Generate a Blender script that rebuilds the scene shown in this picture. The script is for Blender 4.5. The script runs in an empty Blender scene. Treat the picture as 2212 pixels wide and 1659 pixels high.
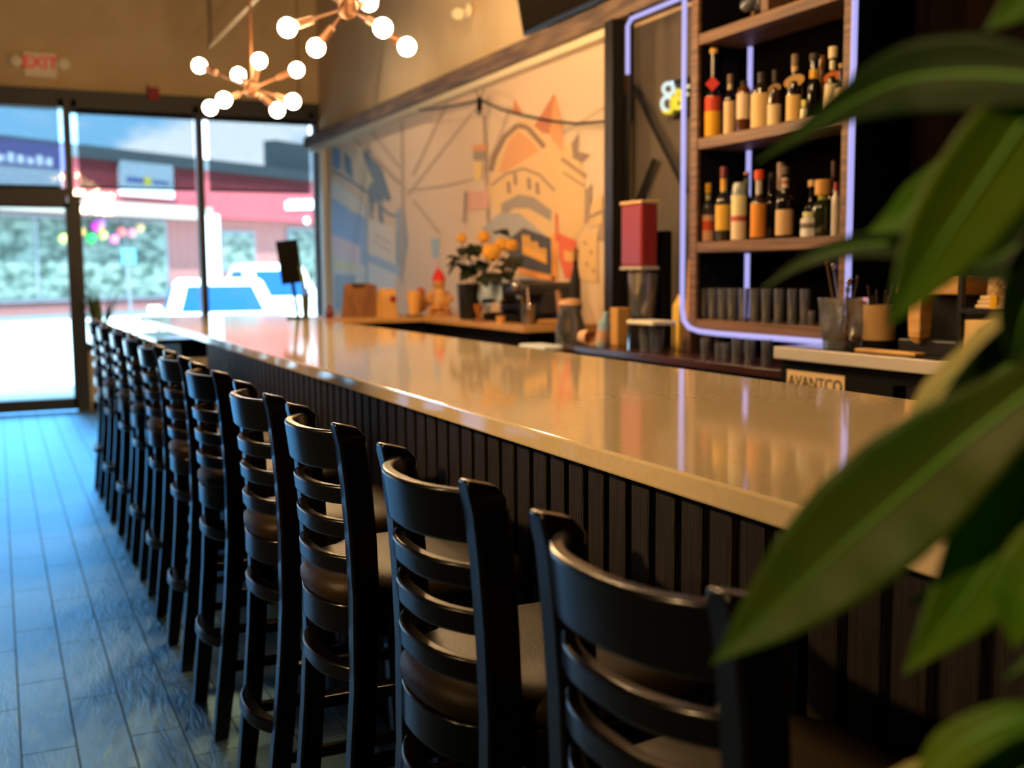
import bpy, bmesh, math, random
from mathutils import Vector, Matrix
random.seed(7)
S = bpy.context.scene
COL = S.collection
pi = math.pi

# ------------------------------------------------------------------ camera
EYE = Vector((0, 0, 1.4))
YAW, PITCH, ROLL, FPX = math.radians(25.29), math.radians(-5.929), math.radians(-0.457), 2344.35
_fw = Vector((math.sin(YAW)*math.cos(PITCH), math.cos(YAW)*math.cos(PITCH), math.sin(PITCH)))
_rt = Vector((math.cos(YAW), -math.sin(YAW), 0))
_up = _rt.cross(_fw)
RT = math.cos(ROLL)*_rt + math.sin(ROLL)*_up
UP = -math.sin(ROLL)*_rt + math.cos(ROLL)*_up
cam = bpy.data.cameras.new('camera')
camo = bpy.data.objects.new('camera', cam)
COL.objects.link(camo)
camo.matrix_world = Matrix(((RT.x, UP.x, -_fw.x, EYE.x), (RT.y, UP.y, -_fw.y, EYE.y), (RT.z, UP.z, -_fw.z, EYE.z), (0, 0, 0, 1)))
cam.sensor_width = 36.0
cam.lens = 36.0*FPX/2212.0
cam.clip_start, cam.clip_end = 0.05, 400
cam.dof.use_dof = True
cam.dof.focus_distance = 2.05
cam.dof.aperture_fstop = cam.lens/13.0          # 13 mm opening
S.camera = camo

# ------------------------------------------------------------------ colour management
S.view_settings.view_transform = 'Standard'
S.view_settings.look = 'None'
S.view_settings.gamma = 1.0
S.view_settings.use_curve_mapping = False
S.view_settings.exposure = 0.0
S.cycles.max_bounces = 7
S.cycles.transparent_max_bounces = 12
S.cycles.sample_clamp_indirect = 4.0
S.cycles.use_denoising = True

# ------------------------------------------------------------------ sky and sun
SKY_STRENGTH, SUN_STRENGTH = 2.5, 25.0
w = bpy.data.worlds.new('sky'); S.world = w; w.use_nodes = True
nt = w.node_tree; nt.nodes.clear()
N = nt.nodes.new; L = nt.links.new
tc = N('ShaderNodeTexCoord'); mp = N('ShaderNodeMapping'); mp.inputs['Scale'].default_value = (1, 1, 2.4)
L(tc.outputs['Generated'], mp.inputs['Vector'])
nz = N('ShaderNodeTexNoise'); nz.inputs['Scale'].default_value = 7.0; nz.inputs['Detail'].default_value = 6; nz.inputs['Roughness'].default_value = .55
L(mp.outputs[0], nz.inputs['Vector'])
sep = N('ShaderNodeSeparateXYZ'); L(tc.outputs['Generated'], sep.inputs[0])
# more cloud near the horizon
ad = N('ShaderNodeMath'); ad.operation = 'MULTIPLY_ADD'; ad.inputs[1].default_value = -1.5; ad.inputs[2].default_value = .30
L(sep.outputs['Z'], ad.inputs[0])
sm = N('ShaderNodeMath'); sm.operation = 'ADD'; L(nz.outputs['Fac'], sm.inputs[0]); L(ad.outputs[0], sm.inputs[1])
cr = N('ShaderNodeValToRGB'); cr.color_ramp.elements[0].position = .55; cr.color_ramp.elements[1].position = .66
L(sm.outputs[0], cr.inputs['Fac'])
mx = N('ShaderNodeMixRGB'); mx.inputs['Color1'].default_value = (.50, 1.25, 2.05, 1); mx.inputs['Color2'].default_value = (1.75, 2.05, 2.3, 1)
L(cr.outputs['Color'], mx.inputs['Fac'])
bg = N('ShaderNodeBackground'); bg.inputs['Strength'].default_value = SKY_STRENGTH
L(mx.outputs[0], bg.inputs['Color'])
out = N('ShaderNodeOutputWorld'); L(bg.outputs[0], out.inputs['Surface'])

sd = bpy.data.lights.new('sun', 'SUN'); so = bpy.data.objects.new('sun', sd); COL.objects.link(so)
sd.energy = SUN_STRENGTH; sd.color = (.70, .90, 1.0); sd.angle = math.radians(.5)
so.rotation_euler = Vector((.25, .62, -.74)).to_track_quat('-Z', 'Y').to_euler()

# unseen warm spots, added to brighten bar edge, counter and mural (housings further down)
AMBER, SOFT = (1.0, .62, .27), (1.0, .74, .46)
FILL_SPOTS = [((-2.6, .35, 2.75), (.85, .65, 1.15), 380, 31, AMBER), ((-2.6, 2.0, 2.75), (.95, 2.2, 1.02), 600, 31, AMBER), ((-2.6, 4.0, 2.75), (.95, 4.2, 1.02), 380, 31, AMBER),
         ((-2.6, 6.2, 2.75), (.95, 6.4, 1.02), 260, 31, AMBER), ((1.3, 2.2, 4.5), (2.9, 2.7, 1.1), 60, 31, AMBER), ((1.2, 6.6, 4.6), (3.3, 7.6, 2.9), 90, 70, AMBER), ((1.2, 8.6, 4.6), (3.3, 9.4, 1.7), 190, 60, SOFT)]
for loc, aim, watt, cone, tint in FILL_SPOTS:
    ld = bpy.data.lights.new('fill_spot', 'SPOT'); lo = bpy.data.objects.new('fill_spot', ld); COL.objects.link(lo)
    ld.energy = watt; ld.color = tint; ld.spot_size = math.radians(cone); ld.spot_blend = .9; ld.shadow_soft_size = .05
    lo.location = loc; lo.rotation_euler = (Vector(aim)-Vector(loc)).to_track_quat('-Z', 'Y').to_euler()

# ------------------------------------------------------------------ helpers: materials
_M = {}
def lin(c):
    def f(v):
        v /= 255.0
        return v/12.92 if v <= .04045 else ((v+.055)/1.055)**2.4
    return tuple(f(v) for v in c)
def mat(name, color, rough=.5, metal=0.0, spec=.5, emit=None, estr=0.0, coat=0.0, bump=None, vary=None):
    """color: sRGB 0-255. bump=(scale,strength,stretch xyz). vary=(color2, scale, stretch) mottles the base colour"""
    if name in _M: return _M[name]
    m = bpy.data.materials.new(name); m.use_nodes = True
    t = m.node_tree; b = t.nodes['Principled BSDF']
    b.inputs['Base Color'].default_value = (*lin(color), 1)
    b.inputs['Roughness'].default_value = rough
    b.inputs['Metallic'].default_value = metal
    b.inputs['Specular IOR Level'].default_value = spec
    b.inputs['Coat Weight'].default_value = coat
    b.inputs['Coat Roughness'].default_value = .08
    if emit:
        b.inputs['Emission Color'].default_value = (*emit, 1); b.inputs['Emission Strength'].default_value = estr
    if bump or vary:
        tc = t.nodes.new('ShaderNodeTexCoord')
    if vary:
        c2, sc, st = vary
        mp = t.nodes.new('ShaderNodeMapping'); mp.inputs['Scale'].default_value = st
        t.links.new(tc.outputs['Object'], mp.inputs['Vector'])
        n = t.nodes.new('ShaderNodeTexNoise'); n.inputs['Scale'].default_value = sc; n.inputs['Detail'].default_value = 5
        t.links.new(mp.outputs[0], n.inputs['Vector'])
        r = t.nodes.new('ShaderNodeValToRGB'); r.color_ramp.elements[0].position = .38; r.color_ramp.elements[1].position = .64
        r.color_ramp.elements[0].color = (*lin(color), 1); r.color_ramp.elements[1].color = (*lin(c2), 1)
        t.links.new(n.outputs['Fac'], r.inputs['Fac']); t.links.new(r.outputs['Color'], b.inputs['Base Color'])
    if bump:
        sc, stg, st = bump
        mp = t.nodes.new('ShaderNodeMapping'); mp.inputs['Scale'].default_value = st
        t.links.new(tc.outputs['Object'], mp.inputs['Vector'])
        n = t.nodes.new('ShaderNodeTexNoise'); n.inputs['Scale'].default_value = sc; n.inputs['Detail'].default_value = 4
        t.links.new(mp.outputs[0], n.inputs['Vector'])
        bp = t.nodes.new('ShaderNodeBump'); bp.inputs['Strength'].default_value = stg; bp.inputs['Distance'].default_value = .01
        t.links.new(n.outputs['Fac'], bp.inputs['Height']); t.links.new(bp.outputs['Normal'], b.inputs['Normal'])
    _M[name] = m
    return m
def paint(c, rough=.6, spec=.3):
    return mat('paint_%d_%d_%d_%d' % (*c, int(rough*100)), c, rough, spec=spec)
def glass(name, tint=(1, 1, 1), gloss=1.0, veil=0.0, veilc=(1, 1, 1), ior=1.45, rough=.03):
    """clear pane: passes light straight, reflects by angle; veil = share of a dull film on it"""
    if name in _M: return _M[name]
    m = bpy.data.materials.new(name); m.use_nodes = True
    t = m.node_tree; t.nodes.clear()
    tr = t.nodes.new('ShaderNodeBsdfTransparent'); tr.inputs[0].default_value = (*tint, 1)
    gl = t.nodes.new('ShaderNodeBsdfGlossy'); gl.inputs['Roughness'].default_value = rough
    gl.inputs[0].default_value = (gloss, gloss, gloss, 1)
    fr = t.nodes.new('ShaderNodeFresnel'); fr.inputs[0].default_value = ior
    mx = t.nodes.new('ShaderNodeMixShader'); t.links.new(fr.outputs[0], mx.inputs[0])
    t.links.new(tr.outputs[0], mx.inputs[1]); t.links.new(gl.outputs[0], mx.inputs[2])
    last = mx
    if veil:
        df = t.nodes.new('ShaderNodeBsdfDiffuse'); df.inputs[0].default_value = (*veilc, 1)
        m2 = t.nodes.new('ShaderNodeMixShader'); m2.inputs[0].default_value = veil
        t.links.new(mx.outputs[0], m2.inputs[1]); t.links.new(df.outputs[0], m2.inputs[2]); last = m2
    o = t.nodes.new('ShaderNodeOutputMaterial'); t.links.new(last.outputs[0], o.inputs[0])
    _M[name] = m
    return m

# ------------------------------------------------------------------ helpers: meshes
class MB:
    def __init__(s): s.v = []; s.f = []; s.mi = []; s.cur = 0
    def add(s, vs, fs):
        o = len(s.v); s.v += [tuple(v) for v in vs]
        for f in fs: s.f.append([i+o for i in f]); s.mi.append(s.cur)
        return s
    def box(s, a, b, M=None):
        x0, y0, z0 = a; x1, y1, z1 = b
        vs = [Vector(p) for p in ((x0,y0,z0),(x1,y0,z0),(x1,y1,z0),(x0,y1,z0),(x0,y0,z1),(x1,y0,z1),(x1,y1,z1),(x0,y1,z1))]
        if M: vs = [M @ v for v in vs]
        return s.add(vs, [(3,2,1,0),(4,5,6,7),(0,1,5,4),(1,2,6,5),(2,3,7,6),(3,0,4,7)])
    def lathe(s, prof, n=20, c=(0,0,0), M=None, caps=True):
        vs = []; fs = []
        for r, z in prof:
            for k in range(n):
                a = 2*pi*k/n; vs.append(Vector((r*math.cos(a), r*math.sin(a), z)))
        if M: vs = [M @ v for v in vs]
        vs = [v + Vector(c) for v in vs]
        for i in range(len(prof)-1):
            for k in range(n):
                k2 = (k+1) % n; fs.append((i*n+k, i*n+k2, (i+1)*n+k2, (i+1)*n+k))
        if caps:
            fs.append(tuple(range(n))[::-1]); fs.append(tuple((len(prof)-1)*n+k for k in range(n)))
        return s.add(vs, fs)
    def tube(s, pts, r, n=8, caps=True):
        pts = [Vector(p) for p in pts]; vs = []; fs = []
        rr = r if isinstance(r, (list, tuple)) else [r]*len(pts)
        ref = None
        for i, p in enumerate(pts):
            t = (pts[min(i+1, len(pts)-1)] - pts[max(i-1, 0)]).normalized()
            if ref is None: ref = Vector((0,0,1)) if abs(t.z) < .9 else Vector((1,0,0))
            a = t.cross(ref).normalized(); b = a.cross(t).normalized(); ref = b
            for k in range(n):
                th = 2*pi*k/n; vs.append(p + rr[i]*(math.cos(th)*a + math.sin(th)*b))
        for i in range(len(pts)-1):
            for k in range(n):
                k2 = (k+1) % n; fs.append((i*n+k, i*n+k2, (i+1)*n+k2, (i+1)*n+k))
        if caps:
            fs.append(tuple(range(n))[::-1]); fs.append(tuple((len(pts)-1)*n+k for k in range(n)))
        return s.add(vs, fs)
    def ball(s, c, r, n=16, m=10, sq=(1,1,1)):
        prof = [(max(1e-4, math.sin(pi*i/m)), -math.cos(pi*i/m)) for i in range(m+1)]
        M = Matrix.Diagonal((r*sq[0], r*sq[1], r*sq[2], 1))
        return s.lathe(prof, n, c, M, caps=False)
    def loft(s, rings, closed=True, caps=True):
        n = len(rings[0]); vs = [v for r in rings for v in r]; fs = []
        for i in range(len(rings)-1):
            for k in range(n if closed else n-1):
                k2 = (k+1) % n; fs.append((i*n+k, i*n+k2, (i+1)*n+k2, (i+1)*n+k))
        if caps: fs.append(tuple(range(n))[::-1]); fs.append(tuple((len(rings)-1)*n+k for k in range(n)))
        return s.add(vs, fs)
    def prism(s, poly, d):
        """poly: list of 3D points, d: thickness vector"""
        a = [Vector(p) for p in poly]; d = Vector(d); b = [p+d for p in a]; n = len(a)
        return s.add(a+b, [tuple(range(n))[::-1], tuple(range(n, 2*n))] + [(k, (k+1) % n, n+(k+1) % n, n+k) for k in range(n)])
    def build(s, name, m, parent=None, smooth=None, bevel=0, seg=2):
        me = bpy.data.meshes.new(name); me.from_pydata(s.v, [], s.f)
        for mm in (m if isinstance(m, (list, tuple)) else [m]): me.materials.append(mm)
        if isinstance(m, (list, tuple)):
            me.polygons.foreach_set('material_index', s.mi)
        bm = bmesh.new(); bm.from_mesh(me); bmesh.ops.recalc_face_normals(bm, faces=bm.faces); bm.to_mesh(me); bm.free()
        if smooth is not None:
            me.shade_smooth(); me.set_sharp_from_angle(angle=math.radians(smooth))
        o = bpy.data.objects.new(name, me); COL.objects.link(o)
        if parent: o.parent = parent
        if bevel:
            bv = o.modifiers.new('edge', 'BEVEL'); bv.width = bevel; bv.segments = seg; bv.limit_method = 'ANGLE'; bv.angle_limit = math.radians(40)
        me.update()
        return o
def tag(o, label=None, cat=None, group=None, kind=None):
    if label: o['label'] = label
    if cat: o['category'] = cat
    if group: o['group'] = group
    if kind: o['kind'] = kind
    return o
def thing(name, label, cat, loc=(0,0,0), rz=0, group=None):
    o = bpy.data.objects.new(name, None); COL.objects.link(o)
    o.location = loc; o.rotation_euler = (0, 0, rz); o.empty_display_size = .1
    return tag(o, label, cat, group)
def copy_tree(o, parent=None, link=True):
    c = o.copy(); COL.objects.link(c)
    if parent: c.parent = parent
    for ch in list(o.children): copy_tree(ch, c)
    return c
def lettering(name, text, size, m, parent, loc, rot, depth=.004, bold=0.0, spacing=1.0):
    cu = bpy.data.curves.new(name, 'FONT'); cu.body = text; cu.size = size; cu.align_x = 'CENTER'; cu.align_y = 'CENTER'
    cu.extrude = depth; cu.offset = bold; cu.space_character = spacing
    tmp = bpy.data.objects.new('tmp', cu); COL.objects.link(tmp)
    dg = bpy.context.evaluated_depsgraph_get(); me = bpy.data.meshes.new_from_object(tmp.evaluated_get(dg))
    bpy.data.objects.remove(tmp)
    me.materials.clear(); me.materials.append(m)
    o = bpy.data.objects.new(name, me); COL.objects.link(o); o.parent = parent; o.location = loc; o.rotation_euler = rot
    return o
# measuring helpers: where a sight line of the survey photograph meets a plane of the room
def sight(u, v): return _fw + RT*((u-1106)/FPX) - UP*((v-829.5)/FPX)
def at_x(u, v, X): d = sight(u, v); return EYE + d*(X/d.x)
def at_y(u, v, Y): d = sight(u, v); return EYE + d*(Y/d.y)
def at_z(u, v, Z): d = sight(u, v); return EYE + d*((Z-1.4)/d.z)
def at_d(u, v, D): return EYE + sight(u, v)*D

# ------------------------------------------------------------------ materials
BLACKWOOD = mat('black_lacquer', (11, 10, 11), .24, spec=.38, coat=.15)
VINYL = mat('dark_olive_vinyl', (38, 27, 7), .45, spec=.18, bump=(220, .12, (1,1,1)))
QUARTZ = mat('cream_quartz', (226, 204, 164), .075, spec=.5, coat=.4, vary=((221,198,157), 60, (1,1,1)))
SLATWOOD = mat('dark_slat_wood', (36, 29, 26), .55, vary=((20, 16, 15), 9, (14, 14, .6)), bump=(30, .35, (8, 8, .5)))
BLACK = mat('matt_black', (13, 12, 12), .7, spec=.12)
TAN = mat('tan_wall_paint', (220, 196, 156), .85, spec=.2, vary=((212, 187, 147), 2.5, (1,1,1)))
FRAME = mat('bronze_frame', (38, 38, 38), .45)
STEEL = mat('brushed_steel', (226, 216, 200), .42, metal=.35)
CHROME = mat('chrome', (225, 225, 225), .1, metal=1.0)
BRASS = mat('aged_brass', (96, 64, 42), .5, metal=.6)
WOOD = mat('shelf_wood', (128, 90, 56), .55, vary=((86, 58, 36), 5, (3, .35, 9)))
BEAMW = mat('weathered_beam_wood', (122, 98, 76), .7, vary=((78, 62, 50), 4, (4, .8, 6)))
DARKWALL = mat('dark_board_wall', (24, 14, 9), .8, spec=.03, vary=((12, 8, 6), 3, (6, 6, .4)))
BOARD = mat('light_wood_top', (196, 150, 90), .35, vary=((170, 122, 70), 6, (.6, 5, 1)))
PANE = glass('window_pane', (1, 1, 1), 1.0)
CLEAR = glass('drinking_glass', (.97, .98, .98), 1.0, .07, (.88, .90, .94), 2.3, .05)

# ------------------------------------------------------------------ the room
def floor_mat():
    m = bpy.data.materials.new('plank_tile'); m.use_nodes = True; t = m.node_tree; b = t.nodes['Principled BSDF']
    n = t.nodes.new; l = t.links.new
    tc = n('ShaderNodeTexCoord'); mp = n('ShaderNodeMapping'); mp.inputs['Rotation'].default_value = (0, 0, pi/2); mp.inputs['Location'].default_value = (.1, 0.004, 0)
    l(tc.outputs['Object'], mp.inputs['Vector'])
    br = n('ShaderNodeTexBrick'); l(mp.outputs[0], br.inputs['Vector'])
    br.offset = .37; br.inputs['Scale'].default_value = 1.0; br.inputs['Brick Width'].default_value = .61; br.inputs['Row Height'].default_value = .1515
    br.inputs['Mortar Size'].default_value = .0036; br.inputs['Mortar Smooth'].default_value = .3
    br.inputs['Color1'].default_value = (*lin((96, 82, 74)), 1); br.inputs['Color2'].default_value = (*lin((78, 67, 61)), 1); br.inputs['Mortar'].default_value = (*lin((30, 27, 26)), 1)
    # embossed wood grain
    mp2 = n('ShaderNodeMapping'); mp2.inputs['Scale'].default_value = (26, 4.5, 1); l(tc.outputs['Object'], mp2.inputs['Vector'])
    nz = n('ShaderNodeTexNoise'); nz.inputs['Scale'].default_value = 1.4; nz.inputs['Detail'].default_value = 3; nz.inputs['Distortion'].default_value = 2.2; l(mp2.outputs[0], nz.inputs['Vector'])
    ma = n('ShaderNodeMath'); ma.operation = 'MULTIPLY_ADD'; ma.inputs[1].default_value = -2.2; l(br.outputs['Fac'], ma.inputs[0]); l(nz.outputs['Fac'], ma.inputs[2])
    bp = n('ShaderNodeBump'); bp.inputs['Strength'].default_value = .6; bp.inputs['Distance'].default_value = .008; l(ma.outputs[0], bp.inputs['Height'])
    l(bp.outputs['Normal'], b.inputs['Normal']); l(br.outputs['Color'], b.inputs['Base Color'])
    b.inputs['Roughness'].default_value = .6; b.inputs['Specular IOR Level'].default_value = .1
    gl = n('ShaderNodeBsdfGlossy'); gl.inputs['Roughness'].default_value = .46; gl.inputs[0].default_value = (.40, .74, .98, 1); l(bp.outputs['Normal'], gl.inputs['Normal'])  # blue of the reflected sky is put into this gloss colour
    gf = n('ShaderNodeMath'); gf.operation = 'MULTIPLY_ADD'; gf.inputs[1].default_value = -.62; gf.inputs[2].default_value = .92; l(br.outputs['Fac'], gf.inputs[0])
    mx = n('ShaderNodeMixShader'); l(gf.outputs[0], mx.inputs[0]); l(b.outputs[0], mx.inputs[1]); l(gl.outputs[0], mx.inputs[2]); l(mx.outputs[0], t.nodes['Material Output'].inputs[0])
    return m
def struct(o): o['kind'] = 'structure'; return o
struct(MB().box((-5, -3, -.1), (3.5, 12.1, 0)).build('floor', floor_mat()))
struct(MB().box((-5, -3, 5.0), (3.5, 12.1, 5.1)).build('ceiling', paint((70, 62, 54), .9)))
struct(MB().box((-5.1, -3, 0), (-5, 12.1, 5)).build('wall_left', paint((34, 28, 24), .9)))
struct(MB().box((-5, -3.1, 0), (3.5, -3, 5)).build('wall_back', paint((30, 24, 20), .9)))
struct(MB().box((3.3, 5.37, 2.75), (3.5, 12.1, 5)).box((3.3, 5.37, 0), (3.5, 12.1, 2.75)).box((3.3, 4.3, 2.75), (3.5, 5.37, 5)).build('wall_right', TAN))
struct(MB().box((3.3, -3, 0), (3.5, 4.3, 5)).build('wall_behind_shelves', DARKWALL))
struct(MB().box((3.3, 4.3, 0), (3.5, 5.37, 2.75)).build('wall_recess', paint((84, 74, 62), .7)))
YS = 12.0
struct(MB().box((-5, YS, 3.22), (3.3, YS+.12, 5)).box((-5, YS, 0), (-3.6, YS+.12, 3.22)).box((.82, YS-.08, 0), (3.3, YS+.12, .62)).build('wall_front', TAN))
struct(MB().box((-5, YS-.12, 3.06), (3.3, YS+.1, 3.24)).build('trim_1', mat('dark_header', (50, 52, 52), .5)))
struct(MB().box((.80, YS-.1, .62), (3.3, YS+.1, .66)).build('trim_2', FRAME))
struct(MB().box((.84, YS-.1, 0), (3.3, YS-.08, .09)).build('baseboard_front', BLACK))
# white corner post and electrical conduit
struct(MB().box((3.24, 11.62, .66), (3.3, 11.74, 2.76)).build('trim_3', paint((228, 228, 220))))

# storefront frames and panes
win = MB()
win.box((.69, YS-.05, 2.2), (.76, YS+.05, 3.06)).box((-2.0, YS-.05, 2.2), (-1.94, YS+.05, 3.06)).box((-1.94, YS-.05, 2.13), (.69, YS+.05, 2.27))
f = struct(win.build('window_1', FRAME))
MB().box((-1.94, YS, 2.27), (.69, YS+.008, 3.06)).build('pane', PANE, f)
win = MB().box((1.985, YS-.06, .66), (2.055, YS+.06, 3.06)).box((.76, YS-.04, 3.02), (2.02, YS+.04, 3.06)).box((.80, YS-.04, .66), (2.02, YS+.04, .70))
f = struct(win.build('window_2', FRAME)); MB().box((.76, YS, .66), (2.02, YS+.008, 3.06)).build('pane', PANE, f)
win = MB().box((3.25, YS-.05, .66), (3.3, YS+.05, 3.06)).box((2.055, YS-.04, 3.02), (3.25, YS+.04, 3.06)).box((2.055, YS-.04, .66), (3.25, YS+.04, .70))
f = struct(win.build('window_3', FRAME)); MB().box((2.055, YS, .66), (3.25, YS+.008, 3.06)).build('pane', PANE, f)
win = MB().box((-2.0, YS-.05, 0), (-1.9, YS+.05, 2.2)).box((-3.6, YS-.05, 0), (-3.54, YS+.05, 3.06)).box((-3.6, YS-.04, 0), (-1.95, YS+.04, .08))
f = struct(win.build('window_4', FRAME)); MB().box((-3.54, YS, .05), (-1.95, YS+.008, 3.06)).build('pane', PANE, f)
d = struct(MB().box((.70, YS-.06, 0), (.82, YS+.06, 2.2)).box((.67, YS-.045, .02), (.705, YS+.045, 2.13)).box((-1.0, YS-.045, .02), (-.93, YS+.045, 2.13))
     .box((-1.0, YS-.045, .02), (.7, YS+.045, .14)).box((-1.0, YS-.045, 2.07), (.7, YS+.045, 2.13)).box((-1.9, YS-.045, 0), (-1.0, YS+.045, .14)).build('door_1', FRAME))
MB().box((-.93, YS, .14), (.68, YS+.008, 2.07)).build('pane', PANE, d)
MB().box((-1.9, YS, .14), (-1.0, YS+.008, 2.13)).build('side_pane', PANE, d)

# sun-filter roller shades
SHADE = glass('solar_screen', (.47, .485, .49), .05, .08, (.10, .10, .105))
for x0, x1, lab in ((-1.9, .645, 'grey see-through roller shade over the transom above the glass door'), (.815, 1.955, 'grey see-through roller shade in the window between the two mullions'),
               (2.10, 3.185, 'grey see-through roller shade in the window beside the mural wall')):
    t = thing('roller_shade', lab, 'window shade', ((x0+x1)/2, YS-.09, 2.28), group='solar roller shades')
    h = (x1-x0)/2
    MB().box((-h, -.002, 0), (h, .002, .82)).build('screen', SHADE, t)
    MB().tube([(-h, 0, 0), (h, 0, 0)], .013).build('hem_bar', FRAME, t)
    for sx in (-h-.03, h+.02): MB().box((sx-.02, -.03, .79), (sx+.03, .03, .86)).build('bracket', CHROME, t)

# beam over the mural
b = MB().box((3.14, 4.4, 2.77), (3.3, 11.98, 2.885)).build('ceiling_beam', BEAMW, bevel=.006)
struct(b); b.name = 'trim_4'
struct(MB().box((3.2, 5.4, 2.725), (3.3, 11.98, 2.77)).build('trim_5', paint((222, 208, 172))))
struct(MB().box((3.12, 5.28, 0), (3.19, 5.37, 2.77)).build('trim_6', mat('black_post', (20, 18, 16), .4)))
struct(MB().box((3.25, 5.385, 1.0), (3.3, 5.455, 2.77)).build('trim_7', paint((150, 118, 82))))
# steel cross brace and black jambs of the recess
br = MB()
def bar(m, a, b2, th=.018):
    m.tube([a, b2], th, 4)
bar(br, at_x(1362, 175, 3.26), at_x(1482, 415, 3.26)); bar(br, at_x(1414, 345, 3.27), at_x(1376, 440, 3.27)); bar(br, at_x(1356, 205, 3.27), at_x(1352, 700, 3.27), .02)
tag(br.build('cross_brace', mat('black_post', ())), 'black diagonal steel brace on the grey recess wall above the red dispenser', 'brace')
t = MB().box((3.22, 4.36, 1.0), (3.3, 4.42, 2.75)).build('trim_8', BLACK); struct(t)

# ------------------------------------------------------------------ mural: flat paint on one wall panel
cols = {}; order = []
mu = MB(); layer = [0]
def colr(c):
    c = tuple(int(v*.86+k*.14) for v, k in zip(c, (206, 180, 152)))
    if c not in cols: cols[c] = len(order); order.append(paint(c, .75, .2))
    return cols[c]
def mp_(c, pts):
    layer[0] += 1
    X = 3.292 - .00012*layer[0]
    mu.cur = colr(c); mu.add([at_x(u, v, X) for u, v in pts], [tuple(range(len(pts)))])
def ml_(c, pts, wd):
    layer[0] += 1
    X = 3.292 - .00012*layer[0]; mu.cur = colr(c)
    for (u0, v0), (u1, v1) in zip(pts, pts[1:]):
        dx, dy = u1-u0, v1-v0; n = math.hypot(dx, dy); px, py = -dy/n*wd/2, dx/n*wd/2
        mu.add([at_x(u0+px, v0+py, X), at_x(u1+px, v1+py, X), at_x(u1-px, v1-py, X), at_x(u0-px, v0-py, X)], [(0,1,2,3)])
CREAM = (214, 188, 160)
mu.cur = colr(CREAM); mu.box((3.2925, 5.46, .6), (3.2995, 11.75, 2.73))
SL, BL, GY, GD, OR = (98, 118, 134), (128, 164, 206), (164, 146, 130), (218, 180, 128), (214, 152, 98)
mp_((214, 212, 200), [(716,385),(790,445),(790,665),(716,665)])
mp_((92,140,190), [(717,318),(735,320),(736,368),(718,360)]); mp_((84,118,142), [(742,328),(758,342),(764,388),(745,372)])
mp_((196,186,160), [(735,318),(780,322),(800,372),(812,418),(775,395),(762,345)])
mp_(SL, [(782,328),(800,322),(828,372),(846,432),(836,436),(812,408),(798,372)]); mp_(SL, [(796,398),(812,414),(806,462),(794,430)])
ml_(SL, [(717,368),(760,392),(800,420),(838,462),(866,470)], 6); ml_(SL, [(800,420),(803,480)], 5); ml_(SL, [(820,440),(826,500)], 9)
mp_(SL, [(800,392),(822,402),(830,440),(806,428)])
mp_((140,176,216), [(717,425),(762,458),(792,472),(792,580),(765,556),(735,524),(717,510)])
mp_((138,160,176), [(856,455),(872,440),(882,520),(868,620),(855,560)]); mp_((150,178,206), [(792,545),(870,578),(868,600),(792,562)])
mp_((216,210,196), [(793,470),(850,492),(855,572),(793,546)]); ml_((196,170,166), [(808,505),(846,528)], 5); ml_((196,170,166), [(806,520),(846,545)], 4)
mp_((226,200,200), [(717,505),(778,532),(778,572),(717,548)]); mp_((226,216,168), [(722,560),(768,570),(768,588),(722,580)])
mp_((150,170,184), [(722,592),(768,595),(768,668),(722,668)]); mp_((196,206,206), [(776,590),(790,592),(790,668),(776,668)])
mp_((204,214,216), [(795,566),(855,592),(855,668),(795,668)]); ml_((138,160,176), [(792,440),(792,668)], 5)
mp_((150,178,196), [(930,515),(951,515),(947,555),(935,560)]); mp_((226,180,176), [(933,560),(945,560),(943,592),(935,592)])
LN = (172, 150, 132)
ml_(LN, [(868,262),(870,430),(868,600)], 6)
for a in ([(968,218),(892,378)], [(1026,236),(880,422)], [(762,296),(862,398)], [(800,282),(864,362)], [(882,412),(960,402),(1045,382)], [(892,432),(950,505)], [(1056,366),(1172,316),(1306,232)], [(1045,370),(1078,300),(1102,232)], [(876,408),(800,330)]): ml_(LN, a, 5)
ml_((150,132,116), [(1046,250),(1050,360),(1056,500)], 7)
mp_(GD, [(1052,405),(1084,310),(1120,256),(1150,262),(1186,300),(1214,322),(1236,302),(1260,372),(1268,480),(1210,560),(1130,520),(1078,480)])
mp_((188,112,78), [(1154,272),(1195,204),(1200,206),(1190,292),(1170,286)]); mp_(OR, [(1198,206),(1216,272),(1216,332),(1186,292)]); mp_((196,116,76), [(1106,242),(1112,214),(1128,246)])
mp_(OR, [(1076,372),(1098,304),(1120,282),(1146,302),(1166,326),(1092,372)])
ml_((132,104,84), [(1060,370),(1068,338),(1090,296),(1118,270),(1140,276),(1176,318)], 11)
mp_((138,116,104), [(1234,310),(1250,288),(1249,328),(1276,334),(1256,352),(1237,342)]); ml_((156,126,100), [(1212,342),(1266,382)], 9); ml_((156,126,100), [(1216,372),(1262,402)], 5)
ml_((150,126,102), [(1062,400),(1092,376),(1130,364),(1166,378),(1198,412)], 6)
for u, v in ((1112,374),(1142,384),(1160,394),(1098,392)): ml_((140,116,98), [(u,v),(u+2,v+26)], 8)
mp_((146,136,128), [(1082,440),(1120,420),(1152,425),(1192,455),(1190,478),(1142,450),(1110,450),(1084,472)])
mp_((160,160,158), [(1042,492),(1080,460),(1122,460),(1192,520),(1196,560),(1100,542),(1058,532)])
mp_((58,58,62), [(1098,518),(1130,492),(1190,514),(1192,594),(1122,580),(1098,562)])
ml_((236,150,66), [(1120,584),(1198,604),(1198,505)], 13)
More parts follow.
